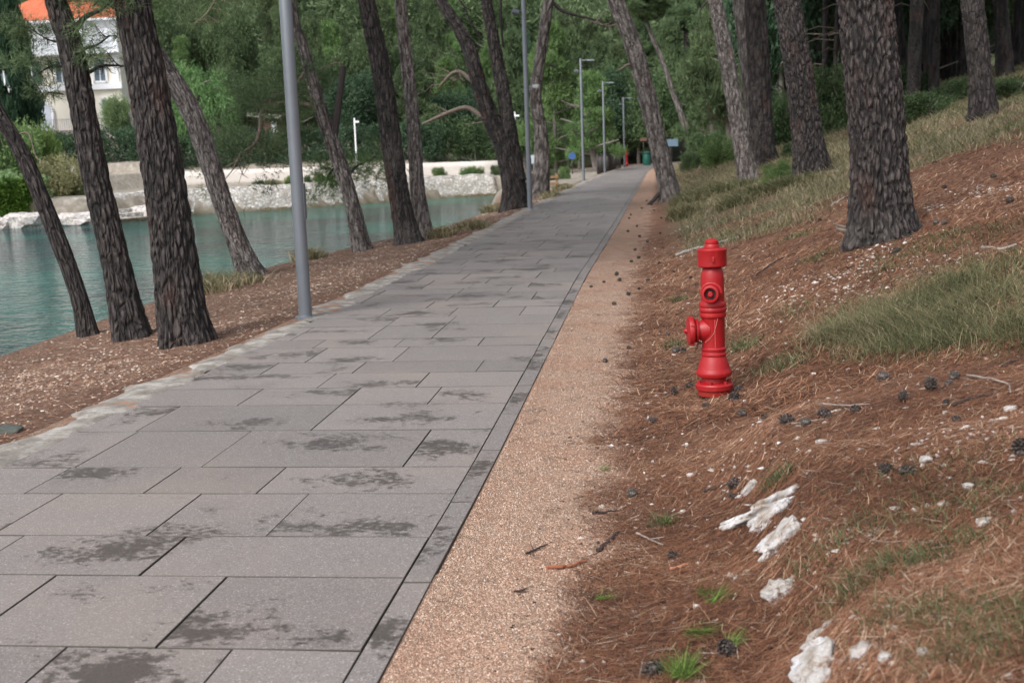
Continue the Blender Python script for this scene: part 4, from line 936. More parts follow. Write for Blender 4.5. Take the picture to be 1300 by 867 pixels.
# ------------------------------------------------------------------ fire hydrants
_h = hit(907, 504); HZ = g(_h.x, _h.y)
t = NT('red_paint'); P = t.n('TexCoord').outputs['Object']
c = t.mix(t.step(t.noise(P, 26, 6, .7), .64, .74), lin((158, 18, 25)), lin((122, 16, 22)))
c = t.mix(t.step(t.noise(t.pos((1, 1, .3), P), 40, 5, .7), .72, .76), c, lin((190, 100, 92)))
c = t.mix(t.math('MULTIPLY', t.step(t.noise(P, 7, 5, .6), .5, .75), .35), c, lin((120, 24, 24)))
c = t.mix(t.math('MULTIPLY', t.step(t.noise(t.pos((1, 1, .25), P), 16, 5, .7), .52, .7), .3), c, lin((180, 60, 56)))
c = t.mix(t.step(t.noise(P, 75, 3, .6), .70, .73), c, lin((96, 48, 38)))
zz = t.n('SeparateXYZ', {'Vector': t.pos()}).outputs[2]
c = t.mix(t.math('MULTIPLY', t.step(t.math('ADD', zz, t.math('MULTIPLY', t.noise(P, 20, 4), .12)), HZ+.16, HZ+.03), .55), c, lin((112, 62, 46)))
RED = t.fin(c, t.math('ADD', .36, t.math('MULTIPLY', t.noise(P, 12, 4), .2)), t.bump(t.noise(P, 60, 4, .6), .25, .003))
DRED = plain('dark_recess', (64, 14, 14), .6)
def hydrant_proto():
    root = empty('fire_hydrant')
    F_ = lambda u: (785-u)*.0012
    MB().lathe([(.03, -.12), (.03, .02)], 20).build('supply_pipe', plain('blue_pipe', (36, 84, 120), .5), root)
    fl = MB().lathe([(.088, .0), (.096, .003), (.098, .026), (.093, .03), (.093, .034), (.107, .038), (.109, .062), (.103, .07), (.082, .074), (.06, .08)], 48)
    fl = fl.build('base_flange', RED, root)
    for k in range(6):
        a = k*math.pi/3+.3; MB().lathe([(.011, .07), (.011, .085), (.006, .088)], 6, Matrix.Translation((math.cos(a)*.09, math.sin(a)*.09, 0))).build('bolt', RED, fl)
    prof = [(.06, .07), (.07, .078), (.067, .1), (.078, .104), (.098, .112), (.104, .125), (.103, .138), (.094, .15), (.092, .158), (.084, .185), (.076, .21), (.071, .222), (.07, .226), (.0745, .232), (.0745, .24), (.069, .246), (.068, .256), (.0735, .262), (.0735, .27), (.067, .277),
            (.0665, .44), (.068, .444), (.076, .45), (.078, .46), (.076, .47), (.071, .474), (.077, .48), (.079, .49), (.077, .5), (.073, .504), (.078, .51), (.079, .522), (.074, .532), (.068, .537), (.0675, .56), (.067, .66), (.064, .69), (.055, .72), (.045, .738), (.035, .745)]
    MB().lathe(prof, 64).build('barrel', RED, root)
    cap = MB().lathe([(.05, .728), (.078, .73), (.083, .735), (.084, .75), (.084, .815), (.0855, .818), (.0855, .826), (.08, .832), (.05, .836), (.043, .838), (.043, .848), (.038, .856), (.040, .86), (.038, .874), (.028, .883), (.01, .887)], 56).build('cap', RED, root)
    MB().box((.01, -.086, .775), (.014, .014, .03), bev=.004).build('lug', RED, cap)
    # front outlet, facing the viewer and slightly left
    M = Matrix.Rotation(math.radians(-6), 4, 'Z') @ Matrix.Translation((0, 0, .585)) @ Matrix.Rotation(math.radians(90), 4, 'X')
    fo = MB().lathe([(.062, .03), (.056, .055), (.047, .075), (.046, .1), (.048, .103), (.048, .112), (.044, .114), (.036, .114), (.033, .108), (.033, .085), (.0001, .085)], 36, M).build('front_outlet', RED, root)
    MB().lathe([(.033, .086), (.0001, .0862)], 24, M).build('recess', DRED, fo)
    MB().lathe([(.017, .08), (.017, .104), (.013, .107)], 6, M).build('outlet_nut', RED, fo)
    # hood ridge over outlet
    hd = MB()
    for k in range(9):
        pass
    pts = []
    for k in range(13):
        a = math.pi*(k/12); pts.append(M @ Vector((math.cos(a)*.056, math.sin(a)*.056, .06)))
    hd.tube(pts, .009, 8); hd.build('hood', RED, fo)
    # large side outlet on the left
    M = Matrix.Rotation(math.radians(12), 4, 'Z') @ Matrix.Translation((0, 0, .372)) @ Matrix.Rotation(math.radians(-90), 4, 'Y')
    so_ = MB().lathe([(.064, .03), (.06, .07), (.05, .085), (.05, .09), (.066, .092), (.068, .096), (.068, .104), (.064, .107), (.055, .108), (.055, .113)], 44, M).build('side_outlet', RED, root)
    cp = MB().lathe([(.06, .114), (.077, .116), (.082, .122), (.083, .136), (.08, .145), (.07, .15), (.03, .154), (.016, .155), (.014, .168), (.009, .172)], 44, M).build('outlet_cap', RED, so_)
    lg = MB()
    for k in range(4):
        a = k*math.pi/2+.5; lg.box(M @ Vector((math.cos(a)*.08, math.sin(a)*.08, .13)), (.026, .016, .016), bev=.004)
    lg.build('cap_lug', RED, cp)
    # chain from side cap
    ch = MB(); P0 = M @ Vector((-.068, 0, .1)); 
    for k in range(9):
        u = k/9; c_ = Vector((-.1+.035*u, -.03-.035*u, .3+.02*math.sin(u*3)-.03*(1-u)))
        ch.tube([c_+Vector((.006*math.cos(q), 0, .006*math.sin(q))) for q in [i*math.pi/3 for i in range(7)]], .0016, 5)
    ch.build('chain', DRED, so_)
    # casting seam down the front of the barrel
    MB().box((.012, -.0675, .36), (.0025, .003, .16)).build('seam', plain('seam_paint', (214, 96, 90), .5), root)
    tube = MB().tube([(.03, -.062, .455), (.02, -.0685, .41), (.005, -.07, .36), (-.02, -.069, .33), (-.045, -.06, .31)], .0016, 6).build('wire', plain('thin_wire', (180, 120, 110), .5), root)
    return root
hy = hydrant_proto(); b = hit(907, 504); hy.location = (b.x, b.y, g(b.x, b.y)+.014); hy.scale = (1.0, 1.0, 1.03); 
tag(hy, 'red cast-iron fire hydrant standing on needle litter beside the path', 'fire hydrant')
hy.rotation_euler = (math.radians(-1), math.radians(-.6), math.radians(-4)); HP = hy.location.copy()
h2 = copy_tree(hy); h2.location = (G2(795.5, 84), 84, .0); h2.scale = (1.25, 1.25, 1.25); h2.rotation_euler = (0, 0, 0)
tag(h2, 'small distant red hydrant right of the furthest lamp post', 'fire hydrant')

# ------------------------------------------------------------------ ground litter: pine needles
def ribbon(name, P_, D_, L_, W_, bend, mat, tone, label, cat, lift=None):
    """flat bent blades: P base, D dir, L length, W width; bend = vector added at tip"""
    n = len(P_); N_ = np.cross(D_, np.array([0, 0, 1.])); ln = np.linalg.norm(N_, axis=1); bad = ln < 1e-3
    N_[bad] = [1, 0, 0]; N_ /= np.linalg.norm(N_, axis=1)[:, None]
    mid = P_+D_*L_[:, None]*.5+bend*.25; tip = P_+D_*L_[:, None]+bend
    s = N_*W_[:, None]*.5
    Vv = np.stack([P_-s, P_+s, mid-s*.9, mid+s*.9, tip-s*.25, tip+s*.25], 1).reshape(-1, 3)
    k = np.arange(n)[:, None]*6; F_ = np.concatenate([k+np.array([0, 1, 3, 2]), k+np.array([2, 3, 5, 4])], 1).reshape(-1, 4)
    me = npmesh(name, Vv, F_, 4, fattr=dict(tone=np.repeat(tone, 2)))
    o = link(name, me, mat); tag(o, label, cat, kind='stuff'); return o
def tonemat(name, stops, rough=.75, trans=0):
    t = NT(name); c = t.ramp(t.attr('tone'), [(p, lin(c)) for p, c in stops]); t.fin(c, rough)
    t.b.inputs['Specular IOR Level'].default_value = .2
    if trans:
        tr = t.n('BsdfTranslucent', {'Color': c}); mx = t.n('MixShader', {0: trans, 1: t.b.outputs[0], 2: tr.outputs[0]}); t.t.links.new(mx.outputs[0], t.out.inputs[0])
    return t.m
r = RNG
def band(n, y0, y1, x0, x1, power=1.6):
    """random ground points, denser near the front"""
    u = r.random(n); a = 1-power
    y = (y0**a+(y1**a-y0**a)*u)**(1/a)
    frac = r.random(n); x = x0(y)+(x1(y)-x0(y))*frac; return x, y
NEED = tonemat('needle_litter', [(0, (58, 42, 34)), (.3, (114, 78, 60)), (.65, (150, 104, 80)), (.9, (182, 142, 114)), (1, (208, 182, 156))])
n = 270000
x, y = band(n, 2.6, 13, lambda y: np.full_like(y, -.35), lambda y: .42*y+1.2, 2.2)
edge_ = x-XR(y)+.33*(wob(x, y, 1.9, 2))*.4+.12*wob(x, y, 6, 1)
keep = r.random(n) < sm(.44, .72, edge_)+.015
x, y = x[keep], y[keep]; n = len(x)
th = r.random(n)*math.pi*2; D = np.stack([np.cos(th), np.sin(th), np.zeros(n)], 1)
L_ = .055+.05*r.random(n); sx2 = G(x+D[:, 0]*L_, y+D[:, 1]*L_); z0 = G(x, y)
lift = .001+.012*r.random(n)**2; D[:, 2] = (sx2-z0)/L_+r.normal(size=n)*.10
Wd = .0009+.00018*y
P_ = np.stack([x, y, z0+lift], 1); bend = np.stack([r.normal(size=n), r.normal(size=n), np.zeros(n)], 1)*.016
tone = np.clip(.45+.28*r.normal(size=n)+.2*wob(x, y, 2.5, 3), 0, 1)
ribbon('pine_needle_litter', P_, D, L_, Wd, bend, NEED, tone, 'rust-brown fallen pine needles carpeting the slope', 'pine needles')
n = 120000
y = 6+13*r.random(n)**1.3; x = XR(y)+.4+r.random(n)*(.40*y+1.2); keep = r.random(n) < (1-.8*gmask(x, y))*sm(.44, .8, x-XR(y)+.1*wob(x, y, 6, 1)); x, y = x[keep], y[keep]; n = len(x)
th = r.random(n)*math.pi*2; D = np.stack([np.cos(th), np.sin(th), np.zeros(n)], 1); L_ = .06+.06*r.random(n); z0 = G(x, y)
D[:, 2] = (G(x+D[:, 0]*L_, y+D[:, 1]*L_)-z0)/L_+r.normal(size=n)*.12
tone = np.clip(.45+.33*r.normal(size=n)+.22*wob(x, y, 1.5, 3), 0, 1)
ribbon('pine_needle_litter', np.stack([x, y, z0+.004], 1), D, L_, .0022+.0003*y, r.normal(size=(n, 3))*.008, NEED, tone, 'brown needle litter thinning out higher up the slope around the biggest pine', 'pine needles')
# chips and small stones
def chips(name, x, y, size, mat, tone, label, cat, flat=.5, zf=G):
    n = len(x); z = zf(x, y); k = 6
    base = np.array([[1, 0, 0], [-.5, .87, 0], [-.5, -.87, 0], [.35, .2, .8], [-.3, .1, .9], [0, -.4, .75]])
    F0 = np.array([[0, 1, 3], [1, 4, 3], [1, 2, 4], [2, 5, 4], [2, 0, 5], [0, 3, 5], [3, 4, 5]])
    th = r.random(n)*6.283; c, s = np.cos(th), np.sin(th); B = base[None]*(1+.35*r.normal(size=(n, 6, 1)).clip(-1, 1))
    B = B*np.stack([.7+.9*r.random(n), .6+.5*r.random(n), flat*(.6+.8*r.random(n))], 1)[:, None, :]*size[:, None, None]
    X = B[:, :, 0]*c[:, None]-B[:, :, 1]*s[:, None]+x[:, None]; Yv = B[:, :, 0]*s[:, None]+B[:, :, 1]*c[:, None]+y[:, None]; Zv = B[:, :, 2]+z[:, None]-size[:, None]*.12
    Vv = np.stack([X, Yv, Zv], 2).reshape(-1, 3); Ff = (np.arange(n)[:, None, None]*6+F0[None]).reshape(-1, 3)
    o = link(name, npmesh(name, Vv, Ff, 3, fattr=dict(tone=np.repeat(tone, 7))), mat); tag(o, label, cat, kind='stuff'); return o
GRV = tonemat('gravel_stones', [(0, (126, 98, 82)), (.4, (180, 143, 120)), (.75, (202, 170, 148)), (1, (226, 214, 202))], .9)
n = 110000; x, y = band(n, 2.7, 16, lambda y: XR(y)+.01, lambda y: XR(y)+.85, 2.3)
keep = r.random(n) < sm(.85, .45, x-XR(y)+.12*wob(x, y, 1.9, 2)); x, y = x[keep], y[keep]
chips('gravel', x, y, .0014+.0022*r.random(len(x))**2+.00018*y, GRV, r.random(len(x)), 'pinkish tan gravel strip along the right side of the path', 'gravel', .6)
n = 26000; x, y = band(n, 2.7, 22, lambda y: XR(y)+.5, lambda y: .45*y+1.2, 1.8)
cl_ = wob(x, y, 1.4, 5)+.5*wob(x, y, 4, 2)+.9*np.exp(-((x-.75)**2/.08+(y-3.7)**2/.35))+.7*np.exp(-((x-2.2)**2/.4+(y-4.9)**2/.1))+.9*np.exp(-(((x-1.5)/.8)**2+((y-9.3)/.7)**2))
keep = r.random(n) < .10+.8*sm(.45, 1.2, cl_); x, y = x[keep], y[keep]
chips('limestone_chips', x, y, .006+.016*r.random(len(x))**3+.0004*y, tonemat('limestone_chip', [(0, (140, 116, 98)), (.5, (190, 180, 170)), (1, (216, 214, 212))], .9), r.random(len(x)), 'small white limestone chips strewn over the needle litter', 'stones', .45)
X_ = []; Y_ = []
for px, py, k in [(1200, 548, 30), (1262, 550, 34), (1150, 566, 16), (1240, 575, 20), (1120, 845, 60), (1160, 832, 50), (1095, 835, 40), (1085, 358, 60), (1055, 352, 50), (1110, 330, 60), (1125, 318, 40), (1250, 240, 60), (1285, 242, 60), (1000, 372, 50), (1045, 378, 30), (950, 600, 24), (935, 592, 20), (1230, 615, 24), (1180, 590, 16), (1285, 640, 24), (1060, 215, 40), (1190, 262, 50)]:
    h_ = hit(px, py); X_.append(h_.x+r.normal(size=k)*.11); Y_.append(h_.y+r.normal(size=k)*(.08+.02*h_.y))
x = np.concatenate(X_); y = np.concatenate(Y_)
chips('limestone_chips', x, y, .006+.012*r.random(len(x))**2+.0005*y, bpy.data.materials['limestone_chip'], .4+.6*r.random(len(x)), 'denser drifts of white limestone chips on the needle slope', 'stones', .5)
n = 7000; x, y = band(n, 2.7, 16, lambda y: XR(y)+.3, lambda y: .45*y+1.2, 1.9)
chips('bark_crumbs', x, y, .004+.010*r.random(n)**2+.0003*y, tonemat('bark_crumb', [(0, (44, 34, 30)), (.6, (96, 72, 60)), (1, (150, 122, 104))], .9), r.random(n), 'crumbs of bark and broken cone scattered over the litter', 'bark crumbs', .35)
n = 5000; x, y = band(n, 2.7, 14, lambda y: XR(y)+.35, lambda y: .45*y+1.2, 2.); th = r.random(n)*6.283
ribbon('broken_twigs', np.stack([x, y, G(x, y)+.010], 1), np.stack([np.cos(th), np.sin(th), .08*r.normal(size=n)], 1), .02+.07*r.random(n)**2, .0022+.0003*y, r.normal(size=(n, 3))*.004, tonemat('twig_bits', [(0, (60, 48, 42)), (.5, (130, 110, 96)), (1, (204, 188, 168))], .9), r.random(n), 'bits of broken twig and dry straw strewn over the litter', 'twig bits')
n = 42000; x, y = band(n, 4.5, 46, lambda y: XB(y)+.05, lambda y: XL(y)+.02, 1.5)
v_ = (XL(y)-x)/(XL(y)-XB(y)); keep = r.random(n) < (.25+.75*sm(-.2, .7, wob(x, y, 1.2, 3)+.5*wob(x, y, 4, 1)))*sm(-.01, .05, v_); x, y = x[keep], y[keep]
chips('verge_chips', x, y, .007+.012*r.random(len(x))**2+.0005*y, tonemat('pale_chip', [(0, (112, 88, 74)), (.5, (172, 146, 126)), (.85, (204, 184, 168)), (1, (226, 216, 206))], .9), r.random(len(x)), 'pale stone and bark chips covering the verge by the water', 'chips', .3)
# leaf and needle debris on the left verge
n = 26000; x, y = band(n, 4.5, 30, lambda y: XB(y)+.05, lambda y: XL(y)+.04, 1.6); th = r.random(n)*6.283
D = np.stack([np.cos(th), np.sin(th), .12*r.normal(size=n)], 1)
ribbon('verge_needle_litter', np.stack([x, y, G(x, y)+.003], 1), D, .05+.04*r.random(n), .002+.0004*y, np.zeros((n, 3)), NEED, np.clip(.45+.3*r.normal(size=n), 0, 1), 'brown fallen needles on the verge between the path and water', 'pine needles')

# ------------------------------------------------------------------ grass
GRS = tonemat('wild_grass', [(0, (58, 70, 44)), (.35, (92, 102, 68)), (.6, (128, 126, 94)), (.85, (160, 148, 120)), (1, (190, 172, 144))], .7, .3)
def grass_at(name, label, x, y, hgt, wd, tonem=.4, lean=.4):
    n = len(x); P_ = np.stack([x, y, G(x, y)-.005], 1)
    D = np.stack([r.normal(size=n)*lean, r.normal(size=n)*lean, np.ones(n)], 1); D /= np.linalg.norm(D, axis=1)[:, None]
    L_ = hgt*(.5+.8*r.random(n)); bend = np.stack([r.normal(size=n)*.45-.1, r.normal(size=n)*.45, -.25-.2*r.random(n)], 1)*L_[:, None]
    ribbon(name, P_, D, L_, wd, bend, GRS, np.clip(tonem+.25*r.normal(size=n)+.15*wob(x, y, 2, 1), 0, 1), label, 'grass')
def blobs(cs, dens):
    X = []; Yv = []
    for (cx, cy, rx, ry, k) in cs:
        n = int(dens*k); X.append(cx+r.normal(size=n)*rx*.5); Yv.append(cy+r.normal(size=n)*ry*.5)
    return np.concatenate(X), np.concatenate(Yv)
def pb(px, py, rx, ry, k):
    h_ = hit(px, py); return (h_.x, h_.y, rx, ry, k)
cs = [pb(1150, 420, .45, .5, 1), pb(1200, 400, .5, .5, 1.3), pb(1260, 395, .5, .6, 1.2), pb(1100, 425, .3, .35, .6), pb(1180, 375, .6, .6, 1.), pb(1230, 430, .35, .3, .8), pb(1060, 430, .2, .25, .3), pb(1290, 420, .3, .4, .8), pb(1140, 395, .4, .5, .9)]
x, y = blobs(cs, 3600); keep = r.random(len(x)) < .2+.8*sm(-.6, .35, wob(x, y, 3.3, 2)+.4*wob(x, y, 9, 1)); x, y = x[keep], y[keep]
grass_at('grass', 'wispy dry-green grass patch on the slope right of the hydrant', x, y, .15+.09*r.random(len(x)), .0015+.0002*y, .55, .6)
cs = [pb(1000, 460, .16, .2, .5), pb(945, 440, .12, .3, .8), pb(980, 470, .15, .15, .3), pb(1010, 300, .22, .35, .5), pb(1040, 325, .2, .3, .4), pb(1240, 300, .9, .5, 1.2), pb(1270, 330, .6, .3, .7), pb(1120, 345, .2, .2, .2), pb(990, 610, .07, .07, .25), pb(1150, 660, .3, .15, .5), pb(1200, 700, .3, .15, .6), pb(1130, 720, .2, .1, .4), pb(1250, 640, .25, .12, .3), pb(1290, 780, .2, .15, .8), pb(1240, 830, .2, .12, .5), pb(1160, 780, .15, .1, .3), pb(1080, 760, .1, .06, .25), pb(1040, 715, .1, .05, .2), pb(860, 382, .12, .15, .3), pb(856, 440, .1, .15, .25), pb(845, 665, .06, .06, .15), pb(1180, 600, .3, .2, .3), pb(1010, 395, .2, .3, .35), pb(1180, 312, .5, .4, .6)]
x, y = blobs(cs, 900)
grass_at('grass', 'thin scattered grass tufts over the needle litter', x, y, .075, .0022+.0003*y, .35, .7)
cs = [pb(880, 255, .4, .8, 1.2), pb(915, 245, .5, .8, 1.2), pb(870, 275, .25, .5, .6), pb(960, 250, .5, .6, .9), pb(1000, 240, .4, .6, .8), pb(935, 262, .3, .4, .4)]
x, y = blobs(cs, 2600)
grass_at('grass', 'bushy pale green grass at the feet of the slope pines', x, y, .3, .004+.0004*y, .5)
n = 190000; y = 13+55*r.random(n)**1.4; x = XR(y)+1.2+r.random(n)*(.42*y+4)
keep = r.random(n) < gmask(x, y); x, y = x[keep], y[keep]
grass_at('grass', 'pale dry grass covering the upper slope among the pines', x, y, .17+.1*r.random(len(x)), .0035+.0003*y, .66, .6)
cs = [pb(272, 365, .5, .8, 1), pb(425, 318, .35, .8, .8), pb(390, 328, .25, .4, .4), pb(630, 268, .35, .9, .9), pb(575, 278, .5, .8, .8), pb(600, 290, .3, .5, .3), pb(715, 240, .3, 1.5, .5), pb(700, 250, .3, 1.5, .5), pb(560, 300, .2, .4, .3)]
x, y = blobs(cs, 1800)
grass_at('grass', 'yellowish grass along the edge of the bank above the water', x, y, .28, .005+.0004*y, .68)

# ------------------------------------------------------------------ loose things on the ground
t = NT('pine_cone_scales'); P = t.n('TexCoord').outputs['Object']
CONE = t.fin(t.ramp(t.noise(P, 60, 4), [(.3, lin((44, 38, 36))), (.55, lin((80, 72, 68))), (.75, lin((126, 118, 113)))]), .85)
def cone_proto():
    bm_ = bmesh.new(); R_ = .02; H_ = .066; n = 46
    core = bmesh.ops.create_uvsphere(bm_, u_segments=10, v_segments=8, radius=1); bmesh.ops.transform(bm_, matrix=Matrix.Diagonal((R_*.7, R_*.7, H_*.48, 1)), verts=core['verts'])
    for k in range(n):
        u = (k+.5)/n; z = (u-.5)*H_; rr_ = R_*math.sin(math.pi*min(1, u*.93+.07))**.6; a = k*2.39996
        d = Vector((math.cos(a), math.sin(a), 0)); s = Vector((-math.sin(a), math.cos(a), 0)); c0 = d*rr_*.5+Vector((0, 0, z)); tp = d*rr_*1.35+Vector((0, 0, z+.010))
        v = [bm_.verts.new(q) for q in (c0-s*.003, c0+s*.003, tp+d*.004+s*.0075-Vector((0, 0, .002)), tp+d*.004-s*.0075-Vector((0, 0, .002)), tp+d*.005+Vector((0, 0, .004)))]
        bm_.faces.new((v[0], v[1], v[2], v[3])); bm_.faces.new((v[3], v[2], v[4])); bm_.faces.new((v[0], v[3], v[4])); bm_.faces.new((v[1], v[4], v[2]))
    me = bpy.data.meshes.new('pine_cone'); bm_.to_mesh(me); bm_.free(); return me
CM = cone_proto(); CM.materials.append(CONE)
cones = [(1121, 484, 1.2, 'on needles below the left end of the wispy grass patch'), (1182, 498, 1.1, 'standing upright below the wispy grass patch'), (1146, 511, .8, 'lying dark between the upright one and the pale stick'), (1211, 482, .9, 'pale grey, touching another just left of the crooked stick'), (1204, 491, .7, 'dark, touching the pale grey one left of the crooked stick'),
         (1000, 538, 1.1, 'left end of the three-cone twig'), (1023, 541, .9, 'middle of the three-cone twig'), (1048, 531, 1., 'right end of the three-cone twig'), (1085, 524, .8, 'small grey, at the right tip of the pale stick'), (970, 533, .7, 'small, closest to the left of the three-cone twig'), (943, 528, .8, 'grey, just right of the hydrant base'),
         (933, 509, 1.2, 'large grey, leaning against the right of the hydrant base'), (940, 498, .9, 'dark, behind the right side of the hydrant base'), (898, 519, .8, 'grey, right in front of the hydrant base'), (856, 503, .9, 'dark, upright, left of the hydrant base'), (876, 492, .8, 'dark, behind the left side of the hydrant base'), (858, 448, 1.1, 'grey, left of the hydrant side outlet'), (868, 447, .8, 'darker one touching the grey cone left of the hydrant side outlet'), (828, 538, .9, 'brown, alone, left of and below the hydrant'),
         (803, 631, .9, 'grey, alone on litter by the gravel edge, lower centre'), (934, 619, 1., 'dark, just above the white outcrop'), (931, 634, .6, 'tiny, directly beneath the dark one above the white outcrop'), (922, 830, 1.1, 'large, with a stalk, at the bottom near the green sprigs'), (831, 856, 1.1, 'dark, at the bottom edge beside the green tuft'), (853, 709, .7, 'grey, alone on the litter left of the white rocks'), (1126, 601, .9, 'long dark, left of two dark pieces near the right stones'), (1150, 603, .9, 'long grey, right of two dark pieces near the right stones'), (1297, 575, 1.2, 'large grey, cut by the right edge of the view'), (1215, 536, .6, 'small dark, below the dark curved stick'), (1202, 513, .5, 'tiny dark, left tip of the dark curved stick'),
         (783, 349, .9, 'on gravel, upper of a cluster beside the path kerb'), (786, 357, .9, 'on gravel, in the middle of a cluster beside the path kerb'), (782, 350, .7, 'on gravel, leftmost of the cluster beside the path kerb'), (802, 333, .8, 'above the gravel cluster, near the litter edge'), (767, 359, .6, 'small, left of the gravel cluster'), (751, 365, .6, 'small, at the kerb, left of the gravel cluster'), (798, 375, .8, 'below the gravel cluster at the litter edge'), (780, 387, .8, 'lower, on gravel left of the litter edge'), (823, 357, .8, 'on litter, halfway from gravel cluster to hydrant'), (884, 363, .7, 'dark, just left of the hydrant shoulder'), (877, 354, .7, 'dark, above the one left of the hydrant shoulder'), (855, 346, .6, 'small dark, left of the hydrant cap'), (841, 316, .7, 'near the left end of the pale fallen bark'), (838, 297, .6, 'far, left of and above the pale fallen bark'), (951, 294, .8, 'dark, above the right end of the pale fallen bark'),
         (811, 368, .6, 'small, below right of the gravel cluster'), (848, 426, .7, 'small, above left of the hydrant side outlet'), (768, 460, .7, 'small, alone on the gravel left of the hydrant'), (799, 443, .6, 'tiny, on litter edge left of the hydrant'),
         (1186, 209, 1.1, 'on the bare slope right of the biggest pine, upper'), (1262, 226, 1.1, 'high on the bare slope near the right edge'), (1198, 240, 1., 'on the bare slope right of the biggest pine, lower'), (1283, 257, 1.1, 'beside pale chips near the right edge'), (1188, 285, 1., 'left of a pair just right of the biggest pine'), (1199, 285, .9, 'right of a pair just right of the biggest pine'), (1137, 322, 1.2, 'grey, right below the biggest pine'), (1012, 333, .8, 'on litter left of and below the biggest pine'), (1041, 281, .8, 'on the pale trail left of the biggest pine')]
for i, (px, py, s, lb) in enumerate(cones):
    p = hit(px, py); o = link('pine_cone', CM); rr5 = random.Random(i)
    up_ = 'upright' in lb; o.rotation_euler = (rr5.uniform(0, .4) if up_ else rr5.uniform(1.1, 1.9), rr5.uniform(-.3, .3), rr5.uniform(0, 6.28)); s *= .88
    o.scale = (s,)*3; o.location = (p.x, p.y, g(p.x, p.y)+.02*s+(.012 if up_ else 0)); tag(o, 'pine cone, '+lb, 'pine cone', 'fallen pine cones')
for i in range(16):
    yv = 15+20*(i/16); xv = XR(yv)+rk.uniform(.12, 1.0); o = link('pine_cone', CM); o.location = (xv, yv, g(xv, yv)+.02); o.rotation_euler = (1.4, .2, i); o.scale = (.75,)*3
    tag(o, 'far dark pine cone scattered on the gravel verge beyond the kerb-side cluster', 'pine cone', 'far pine cones on the gravel verge')
def stick(label, px, rad, mat, name='stick', cat='stick', forks=(), lift=.008):
    b0 = hit(px[0][0], px[0][1]); pts = []
    for q in px: h_ = hit(*q); pts.append(Vector((h_.x, h_.y, g(h_.x, h_.y)+lift))-b0)
    P_, _ = smooth_path(pts, [1]*len(pts), 14); n = len(P_)
    for k in range(1, n-1): P_[k] += Vector((random.uniform(-1, 1), random.uniform(-1, 1), random.uniform(-.3, .6)))*rad*.7
    mb = MB().tube(P_, [rad*(1-.5*k/n) for k in range(n)], 7)
    for f in forks:
        p = P_[int(f*(n-1))]; mb.tube([p, p+Vector((random.uniform(-1, 1)*12*rad, random.uniform(-1, 1)*12*rad, rad*3))], [rad*.6, rad*.3], 5)
    o = mb.build(name, mat, None, b0); tag(o, label, cat); return o
DW = plain('dark_twig', (58, 48, 46), .9, var=.3, scale=30); PW = plain('pale_twig', (150, 140, 132), .9, var=.25, scale=30)
stick('pale grey stick with a knob, right of the hydrant', [(1040, 515), (1070, 517), (1104, 515)], .006, PW, forks=(.1,))
stick('crooked pale stick bending down at its right end, below the grass patch', [(1228, 479), (1262, 484), (1280, 491), (1283, 500)], .007, PW)
stick('dark curved stick below the grass patch', [(1209, 517), (1235, 508), (1262, 501)], .007, DW)
stick('dark stick rising at the right edge below the grass', [(1272, 467), (1285, 461), (1299, 457)], .006, DW)
stick('thin twig carrying three cones right of the hydrant', [(1005, 540), (1023, 538), (1046, 534)], .004, PW)
stick('forked dark twig lying on the gravel, lower centre', [(668, 705), (682, 699), (695, 693)], .005, DW, forks=(.4,))
stick('knobbly dark twig at the edge of gravel and litter', [(752, 653), (770, 652), (785, 650)], .006, DW)
stick('dark bark piece along the edge of gravel and litter, below the knobbly twig', [(758, 701), (772, 690), (786, 676)], .009, DW)
stick('flat reddish bark strip tapering left over the gravel', [(694, 723), (720, 721), (744, 714)], .008, plain('red_bark', (148, 92, 66), .9))
stick('short dark twig on the gravel near the bottom centre', [(654, 753), (662, 752), (669, 749)], .004, DW)
stick('pale forked twig on litter right of the gravel, middle', [(808, 679), (825, 687), (842, 694)], .005, PW, forks=(.5,))
stick('long dry stem arching on litter at the bottom', [(812, 862), (818, 838), (836, 828), (852, 825)], .0025, PW)
stick('short pale splinter on the litter below the forked twig', [(851, 725), (862, 722), (873, 718)], .006, plain('fresh_wood', (176, 120, 92), .8))
stick('dark stick lying left of the base of the biggest pine', [(960, 350), (990, 330), (1010, 322)], .008, DW)
stick('thick dark stick on grass near the right edge', [(1248, 316), (1272, 318), (1290, 312)], .018, PW)
stick('dark stick by the side of the hydrant outlet', [(862, 449), (880, 442), (888, 438)], .005, PW)
stick('grey stick left of the biggest pine on the pale trail', [(1056, 262), (1066, 255), (1078, 249)], .016, PW)
stick('dark twig behind the hydrant to its right', [(922, 378), (936, 374), (950, 368)], .005, DW)
stick('stalk of the bottom cone near the green sprigs', [(887, 832), (905, 832), (918, 831)], .003, PW)
stick('dark twig on the litter above the white outcrop', [(894, 626), (905, 623), (915, 618)], .006, DW)
stick('thin dry stem crossing the lower right litter', [(1088, 676), (1115, 690), (1160, 690), (1212, 697)], .0022, PW)
# flat pale bark plank behind the hydrant
bp = [(858, 325), (880, 318), (905, 312), (938, 302)]
o = stick('long pale fallen bark strip behind the hydrant cap', bp, .02, plain('silver_wood', (168, 164, 158), .9, var=.2, scale=12), name='fallen_branch', cat='branch', lift=.012)
